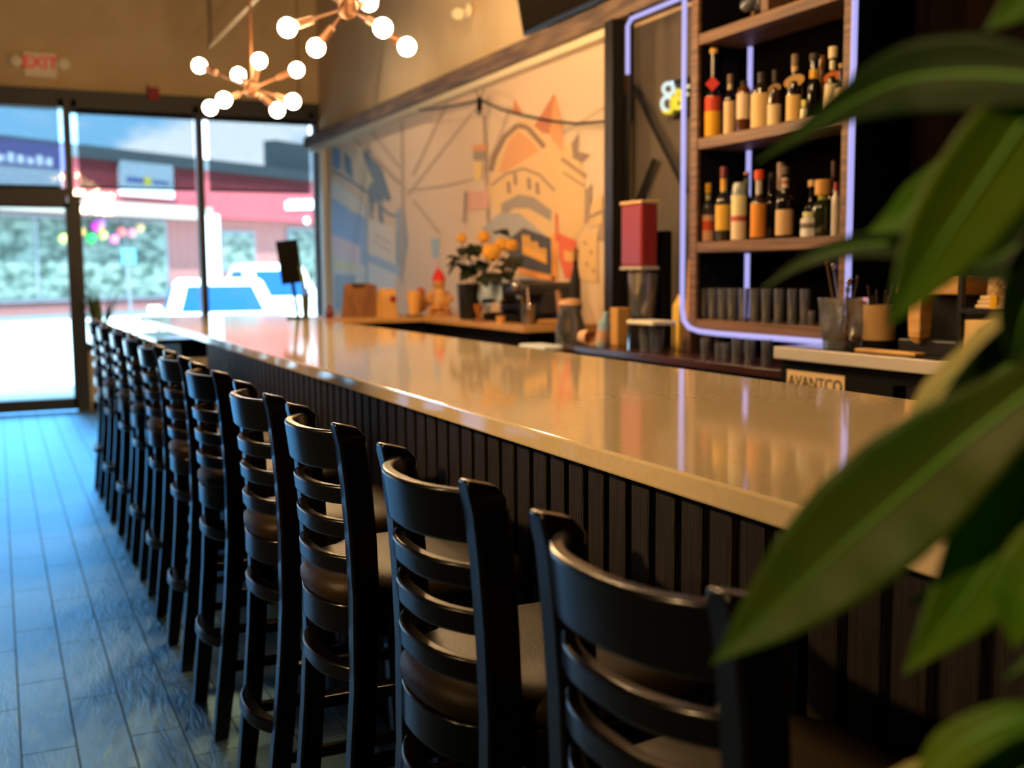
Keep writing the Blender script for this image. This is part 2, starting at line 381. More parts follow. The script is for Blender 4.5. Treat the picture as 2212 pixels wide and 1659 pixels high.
for k in range(6): mp_((226,162,62), [(1128+k*9, 506+k*7-(k % 2)*6), (1135+k*9, 509+k*7-(k % 2)*6), (1136+k*9, 550+k*4), (1129+k*9, 548+k*4)])
mp_((226,162,62), [(1128,530),(1180,552),(1180,568),(1130,548)])
mp_((216,92,62), [(1205,502),(1245,520),(1250,602),(1220,602),(1208,560)]); mp_((226,168,98), [(1218,540),(1236,545),(1236,566),(1219,562)]); ml_((206,84,62), [(1202,462),(1203,522)], 6)
mp_((150,128,112), [(1264,410),(1277,398),(1277,482),(1262,482)]); mp_((156,130,108), [(1296,460),(1312,440),(1312,520),(1290,520)]); mp_(GD, [(1277,440),(1300,420),(1300,482),(1270,492)])
mp_(GD, [(1252,500),(1290,500),(1290,610),(1254,604)])
for u, v in ((1262,520),(1275,540),(1266,566),(1280,580)): ml_((168,130,88), [(u,v),(u+4,v+10)], 6)
ml_((150,128,112), [(1268,472),(1310,452)], 8)
mp_((220,146,86), [(1020,314),(1050,311),(1050,326),(1020,326)]); mp_((146,132,116), [(1022,326),(1050,326),(1048,346),(1022,346)]); mp_((232,196,120), [(1022,350),(1040,350),(1040,388),(1024,388)])
mp_((214,160,140), [(1010,414),(1056,411),(1056,450),(1010,456)]); mp_((140,124,114), [(1003,414),(1010,414),(1005,482),(1000,482)])
mo = mu.build('wall_mural', order)
tag(mo, 'pale street-scene mural of corner buildings and wires on the wall under the beam', 'mural')

# string light hung across the mural
t = thing('string_light', 'dark festoon cable with one socket bulb strung across the street mural', 'string light', at_x(1035, 205, 3.2))
o0 = Vector(t.location)
def rel(p): return Vector(p)-o0
MB().tube([rel(at_x(u, v, 3.2)) for u, v in ((905,238),(960,232),(1010,222),(1038,216),(1080,236),(1130,250),(1190,262),(1250,267),(1312,262))], .008, 6).build('cable', BLACK, t)
MB().lathe([(.016,-.06),(.02,-.04),(.02,.03),(.012,.04)], 12, rel(at_x(1036, 222, 3.2))).build('socket', BLACK, t, smooth=40)
MB().ball(rel(at_x(1034, 240, 3.2)), .026, 12, 8, (1,1,1.2)).build('bulb', CLEAR, t, smooth=60)
for (u0, v0), (u1, v1) in (((1036,214),(1028,196)), ((1036,214),(1046,194))): MB().tube([rel(at_x(u0, v0, 3.2)), rel(at_x(u1, v1, 3.18))], .004, 5).build('hook_wire', BLACK, t)

# ------------------------------------------------------------------ the bar
BAR_Y0, BAR_Y1, BAR_F, BAR_B, BAR_T = .55, 8.55, .955, 1.98, 1.085
def quartz_mat():
    m = QUARTZ; t = m.node_tree; b = t.nodes['Principled BSDF']; n = t.nodes.new; l = t.links.new
    tc = n('ShaderNodeTexCoord'); vo = n('ShaderNodeTexVoronoi'); vo.inputs['Scale'].default_value = 190; l(tc.outputs['Object'], vo.inputs['Vector'])
    r = n('ShaderNodeValToRGB'); r.color_ramp.elements[0].position = .05; r.color_ramp.elements[1].position = .16
    r.color_ramp.elements[0].color = (.42, .34, .24, 1); r.color_ramp.elements[1].color = (1, 1, 1, 1); l(vo.outputs['Distance'], r.inputs['Fac'])
    mx = n('ShaderNodeMixRGB'); mx.blend_type = 'MULTIPLY'; mx.inputs['Fac'].default_value = .4
    src = b.inputs['Base Color'].links[0].from_socket; l(src, mx.inputs['Color1']); l(r.outputs['Color'], mx.inputs['Color2']); l(mx.outputs[0], b.inputs['Base Color'])
    return m
top = MB().box((BAR_F, BAR_Y0, BAR_T-.04), (BAR_B, BAR_Y1, BAR_T)).build('bar_countertop', quartz_mat(), bevel=.005)
tag(top, 'long glossy cream quartz bar top running from the plant to the storefront windows', 'countertop')
t = thing('slatted_bar', 'dark vertical-slat wood front below the cream bar top', 'bar', (1.03, BAR_Y0, 0))
sl = MB(); y = BAR_Y0+.02
while y < 6.05:
    sl.box((0, y-BAR_Y0, .10), (.022, y-BAR_Y0+.058, 1.045)); y += .0805
sl.build('slat_panel', SLATWOOD, t, bevel=.0025, seg=1)
MB().box((.022, .02, 0), (.10, 5.6, 1.045)).build('backing', BLACK, t)
MB().box((-.004, .02, 0), (.022, 5.55, .10)).build('kick_board', BLACK, t)
MB().box((.55, 7.3, 0), (.80, 7.9, 1.045)).build('end_support', BLACK, t)
MB().box((.10, .02, 0), (.85, .06, 1.045)).build('end_panel', SLATWOOD, t)
MB().box((.60, .06, 0), (.85, 5.6, 1.045)).build('back_cabinet', BLACK, t)

# black table tucked beside the far bar end
t = thing('side_table', 'black square table under the far end of the bar top', 'table', (1.20, 7.75, 0))
MB().box((-.30, -.55, .955), (.34, .55, .985)).build('tabletop', mat('black_gloss', (26, 30, 38), .12, spec=.7), t, bevel=.004)
for x, yy in ((-.12,-.5),(-.12,.5),(.30,-.5),(.30,.5)): MB().box((x-.025, yy-.025, 0), (x+.025, yy+.025, .955)).build('leg', BLACK, t)
MB().box((-.14, -.52, .86), (.32, .52, .955)).build('apron', BLACK, t)

# ------------------------------------------------------------------ bar stools
PX = [(0, -.255), (.15, -.236), (.30, -.219), (.45, -.205), (.60, -.195), (.78, -.190), (.90, -.194), (1.00, -.201), (1.075, -.209), (1.105, -.214), (1.122, -.222)]
def post_x(z):
    for (z0, x0), (z1, x1) in zip(PX, PX[1:]):
        if z <= z1: return x0+(x1-x0)*(z-z0)/(z1-z0)
    return PX[-1][1]
def rear_leg(sy):
    rings = []
    for z, x in PX:
        hx = .024 if z < .7 else .027
        if z > 1.09: hx = .029 if z < 1.11 else .022
        if z == 0: hx = .021
        yy = sy*(.178 if z > .6 else .165+.013*z/.6); hy = .021 if z < 1.115 else .017
        rings.append([Vector((x-hx, yy-hy, z)), Vector((x+hx, yy-hy, z-(.012 if z > 1.09 else 0))), Vector((x+hx, yy+hy, z-(.012 if z > 1.09 else 0))), Vector((x-hx, yy+hy, z))])
    return MB().loft(rings)
def bowed(z0, z1, sag, th, half=.160, n=18, dx=0.0, xs=None):
    """curved back slat: bows backwards (-x) between the two posts and leans with them"""
    m = MB(); rings = []
    for i in range(n+1):
        a = -1+2*i/n; y = a*half
        # flatter in the middle, tighter near the posts
        bow = sag*(1-abs(a)**2.6)
        xa = (xs if xs is not None else post_x(z0))-bow+dx; xb = (xs if xs is not None else post_x(z1))-bow+dx
        rings.append([Vector((xa, y, z0)), Vector((xb, y, z1)), Vector((xb+th, y, z1)), Vector((xa+th, y, z0))])
    return m.loft(rings)
def rrect(hx, hy, r, n=6):
    pts = []
    for cx, cy, a0 in ((hx-r, hy-r, 0), (-hx+r, hy-r, pi/2), (-hx+r, -hy+r, pi), (hx-r, -hy+r, 1.5*pi)):
        for k in range(n+1):
            a = a0+pi/2*k/n; pts.append((cx+r*math.cos(a), cy+r*math.sin(a)))
    return pts
def make_stool():
    t = thing('bar_stool', 'x', 'bar stool')
    for sy in (-1, 1): rear_leg(sy).build('leg', BLACKWOOD, t, smooth=30, bevel=.006, seg=3)
    for sy in (-1, 1):
        m = MB(); rings = []
        for z, x, hw in ((0, .200, .019), (.35, .180, .021), (.70, .165, .023)):
            y = sy*(.178-.012*z/.7)
            rings.append([Vector((x-hw, y-hw, z)), Vector((x+hw, y-hw, z)), Vector((x+hw, y+hw, z)), Vector((x-hw, y+hw, z))])
        m.loft(rings).build('leg', BLACKWOOD, t, bevel=.003)
    bowed(1.022, 1.100, .058, .022, dx=-.012).build('crest_rail', BLACKWOOD, t, smooth=30, bevel=.005, seg=3)
    for z in (.955, .887, .815): bowed(z, z+.036, .056, .022, dx=-.010).build('back_slat', BLACKWOOD, t, smooth=30, bevel=.005, seg=3)
    bowed(.600, .632, .050, .034, dx=-.012).build('back_stretcher', BLACKWOOD, t, smooth=30, bevel=.004)
    bowed(.275, .307, .050, .034, dx=-.012).build('back_stretcher', BLACKWOOD, t, smooth=30, bevel=.004)
    for sy in (-1, 1):
        for z in (.22, .44):
            y = sy*.172
            MB().loft([[Vector((post_x(z), y-.010, z-.014)), Vector((post_x(z), y+.010, z-.014)), Vector((post_x(z), y+.010, z+.014)), Vector((post_x(z), y-.010, z+.014))],
                       [Vector((.185, y-.010, z-.014)), Vector((.185, y+.010, z-.014)), Vector((.185, y+.010, z+.014)), Vector((.185, y-.010, z+.014))]]).build('side_stretcher', BLACKWOOD, t, bevel=.002)
    MB().box((.175, -.17, .27), (.205, .17, .305)).build('footrest', BLACKWOOD, t, bevel=.004)
    half = [(-.256, 0), (-.254, .040), (-.246, .080), (-.230, .116), (-.208, .140), (-.184, .151), (-.160, .158), (-.145, .186), (-.11, .204), (-.06, .212), (0, .215), (.08, .214), (.13, .206), (.165, .185), (.186, .15), (.194, .09), (.196, 0)]
    out_ = half + [(x, -y) for x, y in half[-2:0:-1]]
    def ring(k, z):
        return [Vector((-.02+(x+.02)*k, y*k, z)) for x, y in out_]
    MB().loft([ring(1, .692), ring(1, .752)]).build('seat_frame', BLACKWOOD, t, smooth=30, bevel=.003)
    MB().loft([ring(k, z) for z, k in ((.748, .95), (.755, .985), (.767, 1.01), (.782, 1.01), (.797, .96), (.808, .86), (.815, .70), (.819, .45), (.820, .12))]).build('cushion', VINYL, t, smooth=70)
    return t
proto = make_stool()
STOOLS = [(.940, .80, 0, 'bar stool beside the potted plant, crest rail half hidden by a big leaf'),
 (1.515, .80, 0, 'second black bar stool from the potted plant, gold light along its crest rail'),
 (2.145, .80, .0, 'third black bar stool from the potted plant, brown cushion showing behind its back'),
 (2.715, .797, 0, 'fourth black bar stool from the potted plant along the slatted bar front'),
 (3.405, .795, .02, 'fifth black bar stool from the potted plant along the slatted bar front'),
 (4.03, .795, 0, 'sixth black bar stool from the potted plant, middle of the row of eleven'),
 (4.70, .80, -.02, 'fifth black bar stool counted from the glass door end'),
 (5.31, .80, 0, 'fourth black bar stool counted from the glass door end'),
 (5.95, .80, .02, 'third black bar stool counted from the glass door end'),
 (6.63, .79, 0, 'second black bar stool from the glass door, beside the black table'),
 (7.37, .79, 0, 'last black bar stool, closest to the glass door and snake plant')]
for i, (y, x, rz, lab) in enumerate(STOOLS):
    o = proto if i == 0 else copy_tree(proto)
    o.location = (x, y, 0); o.rotation_euler.z = rz
    o['label'] = 'black ladder-back ' + lab if i == 0 else lab.replace('black bar stool', 'black ladder-back bar stool')
    o['group'] = 'ladder-back stools in a row along the bar'

# ------------------------------------------------------------------ sputnik chandeliers over the bar
BULB = mat('lit_bulb', (255, 236, 200), .4, emit=(1.0, .62, .28), estr=258.0)
def sputnik(c, tips, label, drop):
    t = thing('sputnik_chandelier', label, 'chandelier', c, group='sputnik chandeliers over the bar')
    MB().ball((0, 0, 0), .045, 16, 12, (1, 1, 1.15)).build('hub', BRASS, t, smooth=60)
    MB().tube([(0, 0, .04), (0, 0, drop)], .008, 8).build('stem', BRASS, t, smooth=60)
    MB().lathe([(.06, drop-.02), (.06, drop)], 20).build('canopy', BRASS, t, smooth=40)
    for p in tips:
        p = Vector(p); n = p.normalized(); q = p.length
        a = MB().tube([n*.03, n*(q-.105)], .006, 8).build('arm', BRASS, t, smooth=60)
        MB().tube([n*(q-.125), n*(q-.045)], [.016, .019], 12).build('lamp_holder', BRASS, a, smooth=50)
        MB().ball(p, .041, 16, 12).build('bulb', BULB, a, smooth=80)
sputnik((1.38, 6.36, 2.45), [(-0.244, 0.269, 0.155), (-0.025, 0.25, 0.114), (0.017, -0.123, 0.135), (0.261, 0.005, 0.123), (-0.189, -0.142, -0.095), (-0.197, 0.241, -0.086), (0.152, 0.052, -0.106), (0.176, -0.225, -0.094)],
        'brass sputnik chandelier with lit globe bulbs hanging in front of the windows', 2.55)
sputnik((1.50, 4.88, 2.59), [(-0.282, -0.017, -0.115), (-0.106, 0.162, -0.154), (0.071, -0.275, -0.137), (0.267, -0.036, -0.157), (0.152, 0.156, 0.073), (-0.02, 0.143, 0.229), (0.071, -0.125, 0.202), (-0.176, 0.213, 0.188)],
        'brass sputnik chandelier with lit globe bulbs above the mural, cut off at the top', 2.41)
sputnik((1.30, 3.3, 2.95), [(-.30,.12,-.10), (-.10,-.22,-.14), (.18,-.11,-.12), (.30,-.16,.06), (.16,.24,.05), (-.2,.2,.13), (.12,-.2,.2), (-.30,-.12,.12)], 'brass sputnik chandelier above the middle of the bar, out of view', 2.05)

# ------------------------------------------------------------------ wall and ceiling fittings
t = thing('exit_sign', 'cream exit sign with red letters and two lamp heads above the glass door', 'exit sign', (.505, YS-.03, 3.47))
BEIGE = paint((252, 240, 214), .5)
MB().box((-.15, -.035, -.12), (.15, .03, .12)).build('housing', BEIGE, t, bevel=.008)
lettering('letters', 'EXIT', .16, mat('exit_red', (200, 30, 30), .5, emit=(1, .05, .04), estr=.22), t, (0, -.037, .015), (pi/2, 0, 0), .002, .004)
for sx in (-1, 1):
    MB().lathe([(.025, 0), (.05, .02), (.058, .06), (.05, .065)], 16, M=Matrix.Translation((sx*.215, 0, .02)) @ Matrix.Rotation(pi/2, 4, 'X')).build('lamp_head', BEIGE, t, smooth=40)
    MB().tube([(sx*.15, 0, .02), (sx*.20, 0, .02)], .012, 8).build('arm', BEIGE, t)
t = thing('fire_strobe', 'small red fire alarm strobe on the dark header over the windows', 'fire alarm', (1.56, YS-.14, 3.25))
MB().box((-.055, -.03, -.075), (.055, .02, .055)).build('body', paint((150, 44, 40), .5), t, bevel=.006)
MB().box((-.045, -.035, .05), (.045, .015, .085)).build('lens', paint((214, 176, 140), .3), t, bevel=.004)
t = thing('hanging_strut', 'grey metal strut hanging in a V from the ceiling before the storefront wall', 'strut', (1.71, 9.44, 3.27))
MB().tube([(0, 0, 0), (.02, .03, 1.73)], .018, 8).build('hanger_rod', mat('rod_brown', (84, 66, 50), .5), t, smooth=60)
MB().tube([(0, 0, 0), (.36, -.13, .37), (1.68, -.6, 1.73)], .024, 8).build('brace', mat('galvanised', (150, 140, 124), .4, metal=.6), t, smooth=60)
struct(MB().box((.02, YS-.03, 3.24), (.10, YS, 5)).build('trim_9', TAN))
struct(MB().box((3.1, YS-.10, 3.24), (3.3, YS, 5)).build('trim_10', TAN))
p = at_x(1015, 22, 3.28)
t = thing('wall_camera', 'small beige security camera on the tan wall above the mural beam', 'security camera', p)
MB().lathe([(.05, 0), (.05, .02), (.03, .03)], 16, M=Matrix.Rotation(-pi/2, 4, 'Y')).build('base_plate', BEIGE, t, smooth=40)
MB().tube([(-.02, 0, 0), (-.08, .03, -.02)], .018, 8).build('arm', BEIGE, t, smooth=60)
MB().tube([(-.07, .10, -.01), (-.10, -.02, -.04)], [.038, .042], 14).build('camera_body', BEIGE, t, smooth=50)

# made-up housings and stems for the added warm spots
for i, (loc, aim, watt, cone, tint) in enumerate(FILL_SPOTS):
    d_ = (Vector(aim)-Vector(loc)).normalized(); q = d_.to_track_quat('-Z', 'Y').to_matrix().to_4x4()
    t = thing('fill_spot_housing', 'added black fill spot %s, out of view' % ('over the aisle' if i < 4 else 'over the bar'), 'spotlight', loc, group='added unseen fill spots ' + ('over the aisle' if i < 4 else 'over the bar'))
    MB().lathe([(.045, .02), (.05, .03), (.05, .16), (.03, .18)], 18, M=q).lathe([(.05, -.03), (.052, .03)], 18, M=q, caps=False).build('housing', BLACK, t, smooth=40)
    MB().tube([q @ Vector((0, 0, .17)), (0, 0, .5), (0, 0, 5.0-loc[2])], .012, 8).build('stem', BLACK, t)

# television tilted out from the wall above the beam
t = thing('television', 'large black television tilted out above the beam, bulbs mirrored in its screen', 'television', (3.16, 5.80, 2.90))
M = Matrix.Rotation(math.radians(-10), 4, 'Y')
MB().box((-.03, -.62, 0), (.02, .62, .72), M).build('bezel', mat('tv_black', (16, 15, 15), .35), t, bevel=.006)
MB().box((-.033, -.60, .025), (-.029, .60, .70), M).build('screen', mat('tv_screen', (12, 11, 12), .08, spec=.8), t)
MB().box((.02, -.15, .2), (.10, .15, .5), M).build('wall_mount', BLACK, t)

# ------------------------------------------------------------------ back-bar shelf unit
SY0, SY1, SXF = 3.275, 4.357, 3.0
t = thing('bar_shelf', 'tall brown wooden bottle shelf with black back behind the bar', 'shelf', (SXF, (SY0+SY1)/2, 1.11))
def sh(x0, y0, z0, x1, y1, z1): return MB().box((x0-SXF, y0-(SY0+SY1)/2, z0-1.11), (x1-SXF, y1-(SY0+SY1)/2, z1-1.11))
sh(3.24, SY0, 1.11, 3.298, SY1, 3.2).build('back_panel', mat('black_back', (8, 6, 6), .7, spec=0.0), t)
sh(SXF, SY1-.055, 1.11, SXF+.02, SY1, 3.2).build('side_post', WOOD, t, bevel=.003); sh(SXF+.02, SY1-.05, 1.11, 3.24, SY1-.004, 3.2).build('side_panel', BLACK, t)
sh(SXF, SY0, 1.11, SXF+.02, SY0+.06, 3.2).build('side_post', WOOD, t, bevel=.003); sh(SXF+.02, SY0+.004, 1.11, 3.24, SY0+.055, 3.2).build('side_panel', BLACK, t)
SH = [1.165, 1.530, 2.010, 2.487]
for z in SH: sh(SXF+.004, SY0+.06, z-.05, 3.24, SY1-.055, z).build('shelf_board', WOOD, t, bevel=.003)
sh(SXF+.004, 3.80, 2.487, 3.24, 3.85, 3.2).build('divider', WOOD, t, bevel=.003)
LED = mat('led_violet', (20, 20, 30), .4, emit=(.47, .45, .95), estr=1.0)
def strip(pts, label, r=.012):
    o = MB().tube(pts, r, 8).build('led_strip', LED, smooth=60); tag(o, label, 'LED strip light', 'violet LED strips round the bottle shelf')
strip([(2.985, 4.39, 3.2), (2.985, 4.39, 1.22), (2.985, 4.375, 1.16), (2.985, 4.33, 1.125), (2.985, 4.25, 1.112), (2.985, 4.1, 1.108), (2.985, 3.30, 1.108)], 'violet light strip curving down the window-side edge and along the bottom of the shelf')
strip([(2.985, 3.262, 1.22), (2.985, 3.258, 3.2)], 'violet light strip up the plant-side edge of the bottle shelf')
_c = at_x(1357, 46, 3.125)
struct(MB().box((3.137, _c.y-.012, 2.2), (3.152, _c.y+.012, 2.77)).build('trim_11', BLACK))
strip([at_x(1356, 160, 3.125), at_x(1356, 56, 3.125), at_x(1364, 40, 3.125), Vector((3.125, 4.40, at_x(1364, 40, 3.125).z+.004))], 'violet light strip bent round the top corner of the grey recess')
strip([(3.23, 4.21, 1.17), (3.23, 4.21, 1.475)], 'violet light strip behind the tall glasses inside the shelf')
strip([(3.23, 4.21, 1.535), (3.23, 4.21, 1.955)], 'violet light strip behind the middle row of bottles inside the shelf')
strip([(3.23, 4.21, 2.015), (3.23, 4.21, 2.43)], 'violet light strip behind the top row of bottles inside the shelf')

# ------------------------------------------------------------------ bottles
def bottle(u, v0, v1, hw, X, zs, glassc, caps, labels, label, neck=.36, shoulder=.62, nr=.36, tags=(), group=None, belly=None):
    """a bottle standing on the shelf at zs; u, hw, v0, v1 = measured middle, half width, base and top"""
    c = at_x(u, v0, X); D = (Vector((X, c.y, zs))-EYE).dot(_fw); r = hw*D/FPX; H = (v0-v1)*D/FPX
    t = thing('bottle', label, 'bottle', (X, c.y, zs), group=group)
    g = mat('bottle_glass_%d_%d_%d' % glassc, glassc, .12, spec=.7)
    b = H*shoulder*.82; nk = r*nr
    prof = belly(r, H) if belly else [(r*.9, 0), (r, .008), (r, b), (r*.92, b+(H*shoulder-b)*.45), (nk*1.25, H*shoulder), (nk, H*(shoulder+.06)), (nk, H*.955), (nk*1.15, H*.96), (nk*1.15, H*.985)]
    MB().lathe(prof, 20).build('body', g, t, smooth=35)
    for k, (a0, a1, cc) in enumerate(labels):
        if a1 <= shoulder*.84 or belly: rr = r*1.015
        else: rr = nk*1.12
        m = MB()
        if rr < r*.9: m.lathe([(rr, a0*H), (rr, a1*H)], 18)
        else:
            rings = [[], []]
            for j in range(15):
                a = -2.35+pi/2*0+(-1.35+2.7*j/14)
                for q, z in enumerate((a0, a1)): rings[q].append(Vector((rr*math.cos(a), rr*math.sin(a), z*H)))
            m.loft(rings, closed=False, caps=False)
        m.build('neck_label' if rr < r*.9 else 'label', paint(cc, .6), t, smooth=60)
    if caps: 
        cc, ch, cr_ = caps
        MB().lathe([(nk*cr_, H*(1-ch)), (nk*cr_*1.02, H*.99), (nk*cr_*.9, H)], 16).build('cap', paint(cc, .45), t, smooth=40)
    for kind, cc, zc, sz in tags:
        a = -2.35; q = max(r*.75, nk*1.2); p0 = Vector((q*math.cos(a), q*math.sin(a), zc*H)); side = Vector((math.sin(a), -math.cos(a), 0)); nrm = Vector((math.cos(a), math.sin(a), 0))
        pts = [p0+side*sz*math.cos(k*pi/2)+Vector((0,0,sz*math.sin(k*pi/2))) for k in range(4)] if kind == 'diamond' else [p0+side*sz*1.25*math.cos(k*pi/8)+Vector((0,0,sz*.8*math.sin(k*pi/8)-.3*sz*math.cos(k*pi/8))) for k in range(16)]
        MB().prism(pts, nrm*.003).build('hang_tag', paint(cc, .6), t)
    return t
Z1, Z2 = 2.010, 1.530
G1, G2 = 'bottles on the upper shelf of the bar shelf', 'bottles on the middle shelf of the bar shelf'
DK = (22, 16, 12); TL = (226, 190, 140); AM = (96, 56, 22); GRN = (30, 38, 18)
bottle(1540, 300, 110, 18, 3.07, Z1, DK, ((216,170,90), .055, 1.35), [(.02,.30,(232,172,36)), (.30,.46,(200,70,46))], 'tall dark bottle with red over yellow label and red diamond tag on the upper shelf', group=G1, tags=[('diamond', (190,40,34), .60, .034)], shoulder=.56)
bottle(1576, 292, 162, 13, 3.08, Z1, DK, ((118,92,74), .14, 1.3), [(.02,.56,TL), (.74,.84,(206,180,150))], 'slim bottle with tan label, next to the red and yellow bottle, upper shelf', group=G1, shoulder=.72)
bottle(1606, 286, 176, 15, 3.07, Z1, AM, ((32,28,24), .16, 1.4), [(.26,.74,(238,204,170)), (.80,.88,(220,200,160))], 'short amber bottle with high pinkish label, front of the violet strip on the upper shelf', group=G1, shoulder=.92)
bottle(1645, 279, 158, 23, 3.08, Z1, (40,34,16), ((40,32,28), .2, 1.2), [(.03,.62,(228,190,126))], 'broad squat bottle with wide tan striped label on the upper shelf', group=G1, shoulder=.8)
bottle(1673, 270, 150, 15, 3.06, Z1, (52,32,22), ((44,34,26), .2, 1.2), [(.02,.38,(238,206,156))], 'brown bottle with low square cream label and flared tan collar on the upper shelf', group=G1, shoulder=.74, tags=[('oval', (176,142,92), .66, .022)])
bottle(1715, 267, 122, 17, 3.07, Z1, DK, ((130,108,84), .16, 1.2), [(.03,.40,(228,186,112)), (.76,.83,(220,180,120))], 'dark bottle with gold label and oval neck tag in the middle of the upper shelf', group=G1, shoulder=.66, tags=[('oval', (226,180,110), .60, .033)])
bottle(1737, 257, 214, 8, 3.05, Z1, (226,222,180), ((236,226,120), .3, 1.9), [], 'tiny pale bottle with yellow cap on the front edge of the upper shelf', group=G1)
bottle(1757, 256, 112, 15, 3.12, Z1, (14,12,10), ((60,52,40), .1, 1.2), [(.62,.76,(232,176,60))], 'black bottle with golden neck band on the upper shelf', group=G1, shoulder=.6, nr=.6)
bottle(1797, 250, 102, 17, 3.09, Z1, GRN, ((238,216,176), .16, 1.6), [(.08,.46,(206,190,150)), (.68,.80,(214,206,170))], 'dark green bottle with white cap and orange tag, upper shelf near the plant-side post', group=G1, shoulder=.62, tags=[('oval', (226,124,70), .56, .028)])
bottle(1815, 246, 140, 11, 3.06, Z1, (40,52,34), ((206,168,96), .08, 1.3), [(.06,.5,(220,196,150))], 'small greenish bottle touching the plant-side post of the upper shelf', group=G1)
bottle(1772, 250, 104, 11, 3.20, Z1, (150,104,50), None, [(.03,.55,(196,148,84))], 'tall tan bottle at the back of the upper shelf', group=G1, shoulder=.9, nr=.8)
bottle(1528, 520, 394, 14, 3.07, Z2, (60,58,50), ((236,180,40), .17, 1.4), [(.02,.20,(226,170,130)), (.20,.36,(222,84,40)), (.36,.46,(232,178,140)), (.72,.80,(206,200,160))], 'small bottle with yellow cap and red striped label at the middle shelf end', group=G2, shoulder=.68)
bottle(1562, 521, 362, 17, 3.07, Z2, (46,40,30), ((118,44,44), .15, 1.2), [(.15,.49,(234,182,74)), (.66,.84,(222,170,76))], 'whiskey bottle with burgundy cap and yellow label on the middle shelf', group=G2, shoulder=.64)
bottle(1596, 522, 402, 17, 3.06, Z2, (150,160,156), ((150,160,154), .06, 1.0), [(.02,.34,(240,216,180)), (.34,.44,(196,92,84)), (.44,.80,(238,226,170))], 'pale cylinder bottle with cream label and red band on the middle shelf', group=G2, shoulder=.97, nr=.7)
bottle(1611, 519, 372, 14, 3.15, Z2, (28,34,24), ((176,120,104), .04, 1.2), [(.76,.9,(92,116,72))], 'dark bottle with green neck label behind the pale cylinder bottle', group=G2, shoulder=.66)
bottle(1638, 517, 369, 17, 3.07, Z2, (60,46,36), ((238,92,40), .13, 1.7), [(.04,.52,(232,150,58)), (.66,.86,(206,196,190))], 'bottle with bright orange cap and orange label on the middle shelf', group=G2, shoulder=.62)
bottle(1664, 515, 372, 15, 3.12, Z2, (16,14,18), ((30,24,24), .12, 1.2), [(.28,.54,(206,206,190))], 'black bottle with narrow white label right behind the orange-capped one', group=G2, shoulder=.64)
bottle(1684, 513, 348, 16, 3.17, Z2, (26,20,18), ((150,122,110), .34, 1.3), [], 'tall bottle with long grey-brown capsule at the back of the middle shelf', group=G2, shoulder=.62)
bottle(1694, 516, 362, 19, 3.07, Z2, (24,18,14), ((92,72,66), .12, 1.3), [(.05,.40,(222,184,136)), (.47,.56,(196,160,104)), (.70,.84,(214,190,176)), (.76,.80,(190,80,76))], 'dark bottle with tan oval label and red neck ring on the middle shelf', group=G2, shoulder=.62)
bottle(1748, 516, 462, 19, 3.05, Z2, (214,210,196), ((232,226,160), .16, 1.5), [(.05,.32,(236,236,228)), (.36,.55,(120,112,100))], 'low jar-shaped bottle with white label on the middle shelf', group=G2, shoulder=.82, nr=.5)
bottle(1752, 512, 388, 15, 3.18, Z2, (18,18,12), ((216,176,116), .11, 1.5), [], 'black bottle with tan cork stopper at the back above the white-labelled jar', group=G2, shoulder=.62)
bottle(1777, 515, 393, 24, 3.09, Z2, (34,40,16), ((214,160,84), .26, 1.8), [(.60,.70,(150,166,30)), (.70,.78,(226,190,140))], 'champagne-shaped green bottle with gold foil top on the middle shelf', group=G2, shoulder=.62, nr=.42)
bottle(1804, 513, 398, 9, 3.05, Z2, (214,204,190), ((150,44,48), .16, 1.5), [(.12,.66,(240,210,176))], 'slim pale bottle with red cap against the plant-side post, middle shelf', group=G2, shoulder=.78)
bottle(1799, 511, 348, 14, 3.18, Z2, (54,26,22), ((58,30,30), .22, 1.2), [], 'tall dark red bottle at the back by the plant-side post, middle shelf', group=G2, shoulder=.6)

def tumbler(u, v0, v1, hw, X, zs, label, cat='glass', group=None, name='drinking_glass', taper=.88):
    c = at_x(u, v0, X); D = (Vector((X, c.y, zs))-EYE).dot(_fw); r = hw*D/FPX; H = (v0-v1)*D/FPX
    o = MB().lathe([(r*taper, 0), (r*taper*1.01, .004), (r, H), (r*.93, H), (r*taper*.92, .014), (.001, .012)], 18, caps=False).build(name, CLEAR, smooth=40)
    o.location = (X, c.y, zs); return tag(o, label, cat, group)
order_ = ['first', 'second', 'third', 'fourth', 'fifth', 'sixth', 'seventh', 'eighth', 'ninth', 'tenth']
for k, u in enumerate((1520, 1540, 1561, 1582, 1606, 1630, 1655, 1682, 1711, 1738)):
    tumbler(u, 696+k*1.6, 630+k*.3, 11, 3.06, SH[0], '%s tall clear glass from the window-side post in the bottom shelf row' % order_[k], group='tall glasses on the bottom shelf')
for u, s in ((1753, 'closer to the tall glasses'), (1777, 'closer to the spoon bin')):
    tumbler(u, 708, 676, 8, 3.06, SH[0], 'small shot glass on the bottom shelf, ' + s, group='shot glasses on the bottom shelf', name='shot_glass')

